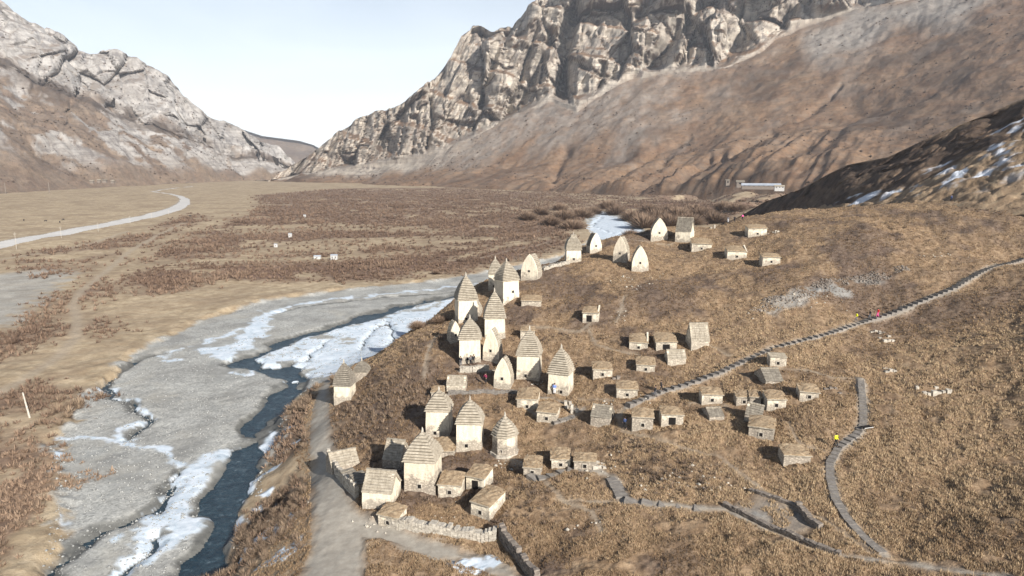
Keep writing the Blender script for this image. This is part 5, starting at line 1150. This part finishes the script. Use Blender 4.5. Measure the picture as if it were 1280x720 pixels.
blades('dry_grass', x, y, z, h * .8, np.clip(.035 + r * .0006, .06, .17), 6, h * 1.0, 'grass', shade)
# darker low bushes on the bluff and in hollows
x, y = scatter(26000, 60, 235, 40); B0 = base(x, y); q = fbm2(x, y, 16, 4, 72); uu, vv = pxv(x, y, B0)
blf = sst(15, -15, polyd(np.array([(415,550),(430,505),(470,465),(530,405),(560,392),(545,440),(535,500),(480,545),(470,575)], float), uu, vv)); hol = sst(20, -20, polyd(np.array([(775,560),(800,550),(870,565),(900,590),(890,610),(830,615),(785,600)], float), uu, vv))
pr = np.clip(blf * .9 + hol * .8 + .42 * sst(.22, .55, q), 0, 1); k = (B0 > 5) & (RNG.random(len(x)) < pr) & clear(x, y, .2)
rd = np.full(x.shape, 1e9)
for p, w in ROAD: rd = np.minimum(rd, stroke(p, w * .8, x, y))
for p, w in PATHS: rd = np.minimum(rd, stroke(p, w * .6, x, y))
k &= (rd > .6) & (polyd(COURT, x, y) > .6); x, y, blf = x[k], y[k], blf[k]; z = surf(x, y, False)
blades('low_brush', x, y, z - .05, RNG.uniform(.35, .75, len(x)) + .25 * blf, np.full(len(x), .13), 16, RNG.uniform(.35, .75, len(x)), 'twig', np.clip(.42 + .18 * blf + RNG.normal(0, .12, len(x)), 0, 1), True)
# turf on crypt roofs
for loc, yr, w, d, h_, tl, roof in ROOFT:
    n = int(w * d * 5); lx = RNG.uniform(-w / 2, w / 2, n); ly = RNG.uniform(-d / 2, d / 2, n); lz = h_ + (ly + d / 2) * tl + .16
    o = blades('turf_blades', lx, ly, lz, RNG.uniform(.12, .28, n), np.full(n, .12), 5, np.full(n, .2), 'grass', np.clip(.5 + RNG.normal(0, .15, n), 0, 1), kind='stuff'); o.parent = roof
# brush of the valley floor
x, y = scatter(130000, 70, 1350, 40); dn = shrub_density(x, y); k = (RNG.random(len(x)) < dn * .9); x, y = x[k], y[k]
rd = np.full(x.shape, 1e9)
for p, w in ROAD: rd = np.minimum(rd, stroke(p, w * .85, x, y))
for p, w in TRACK: rd = np.minimum(rd, stroke(p, w * .5, x, y))
k = (rd > 1.0) & ((water_d := polyd(W1, x, y)) > 1.0) & clear(x, y, .4)
iced = np.full(x.shape, 1e9)
for p, w in IS: iced = np.minimum(iced, stroke(p, w * .55, x, y))
k &= iced > .5; x, y = x[k], y[k]; r = np.hypot(x, y); print('brush', len(x))
size = RNG.uniform(.7, 1.25, len(x)) * (1 + .55 * sst(.0, .5, fbm2(x, y, 60, 3, 73))) * np.clip(.6 + r / 500, .75, 1.7)
z = surf(x, y, False); vis = size / r; order = np.argsort(-vis)
big = order[:280]; rest = order[280:]
blades('valley_brush', x[rest], y[rest], z[rest] - .1, size[rest] * 1.1, np.clip(.10 + r[rest] * .0011, .1, .9), 13, size[rest] * 1.05, 'redtwig', np.clip(.5 + .3 * fbm2(x[rest], y[rest], 45, 3, 74) + .2 * sst(200, 100, r[rest]), 0, 1), True)
bush = []
for k, (u, v, sz) in enumerate([(690,268,5),(705,262,6),(716,272,5),(728,258,6),(742,254,5),(770,255,6),(790,262,6),(805,272,7),(820,264,7),(836,272,6),(850,262,7),(862,270,6),(878,262,6),(893,268,6),(905,258,6),(700,250,5),(812,254,6),(835,256,6),(868,256,6),(660,262,5),(676,256,5),(545,345,2.6),(552,400,2.5),(522,412,2.6),(800,292,3.5),(788,284,3.5),(920,262,5),(760,248,6)]):
    bx, by = at_z(u, v + (14 if v < 300 else 0), 1.0); bx, by = float(bx), float(by); one = np.zeros(1)
    if v > 340: bx, by = (float(q[0]) for q in ground_px(u, v))
    if k < 4: o = blades('large_shrub', one, one, one - .05, one + 1.0, one + .055, 900, one + 1.0, 'redtwig', one + .72 + .05 * k, True, None); bush.append(o)
    else: o = bush[k % 4].copy(); COL.objects.link(o)
    o.location = (bx, by, hz(bx, by)); q_ = 2.4 if v < 300 else 1; o.name = 'large_shrub'; o.scale = (sz * 1.15 * q_, sz * q_, sz * .72 * q_); o.rotation_euler = (0, 0, random.random() * 6.28)
    tag(o, 'big leafless bush in the thicket round the frozen river behind the ridge tombs' if v < 300 else 'big leafless bush on the river side of the bluff', 'bush', 'big bushes behind the ridge')
protos = []
for k in range(6):
    one = np.zeros(1); o = blades('shrub', one, one, one - .05, one + 1.05, one + .085, 110, one + 1.0, 'twig', one + .6 + .05 * k, True, None); bpy.data.objects.remove(o, do_unlink=False) if False else None; protos.append(o)
for j, i in enumerate(big):
    o = protos[j] if j < 6 else protos[j % 6].copy()
    if j >= 6: COL.objects.link(o)
    s_ = float(size[i]) * random.uniform(.85, 1.2); o.location = (float(x[i]), float(y[i]), float(z[i])); o.scale = (s_, s_ * random.uniform(.85, 1.15), s_ * random.uniform(.8, 1.1)); o.rotation_euler = (0, 0, random.random() * 6.28)
    tag(o, *(('leafless brown shrub between the gravel road and the dark river', 'shrub', 'shrubs between road and river') if x[i] > -62 and y[i] < 150 else ('leafless brown shrub on the near left edge of the gravel river bed', 'shrub', 'shrubs left of the river bed')))
print('plants', time.time() - T0)
# ------------------------------------------------------------------ haze over the valley
mn = np.full(3, 1e9); mx = -mn
for o in COL.objects:
    if o.type == 'MESH' and o.get('kind') == 'structure':
        c = np.array([tuple(p) for p in o.bound_box]); mn = np.minimum(mn, c.min(0)); mx = np.maximum(mx, c.max(0))
print('bounds', mn, mx)
hb = MB(); hb.box(mn[0] - 50, mx[0] + 50, mn[1] - 50, mx[1] + 50, mn[2] - 2, mx[2] + 20); hm = bpy.data.materials.new('haze'); hm.use_nodes = True; ht = hm.node_tree; ht.nodes.clear()
ho = ht.nodes.new('ShaderNodeOutputMaterial'); hv = ht.nodes.new('ShaderNodeVolumePrincipled'); hv.inputs['Density'].default_value = HAZE; hv.inputs['Color'].default_value = (.88, .92, 1, 1); hv.inputs['Anisotropy'].default_value = .2
ht.links.new(hv.outputs[0], ho.inputs['Volume']); tag(hb.build('haze', hm), kind='stuff')
print('done', time.time() - T0)
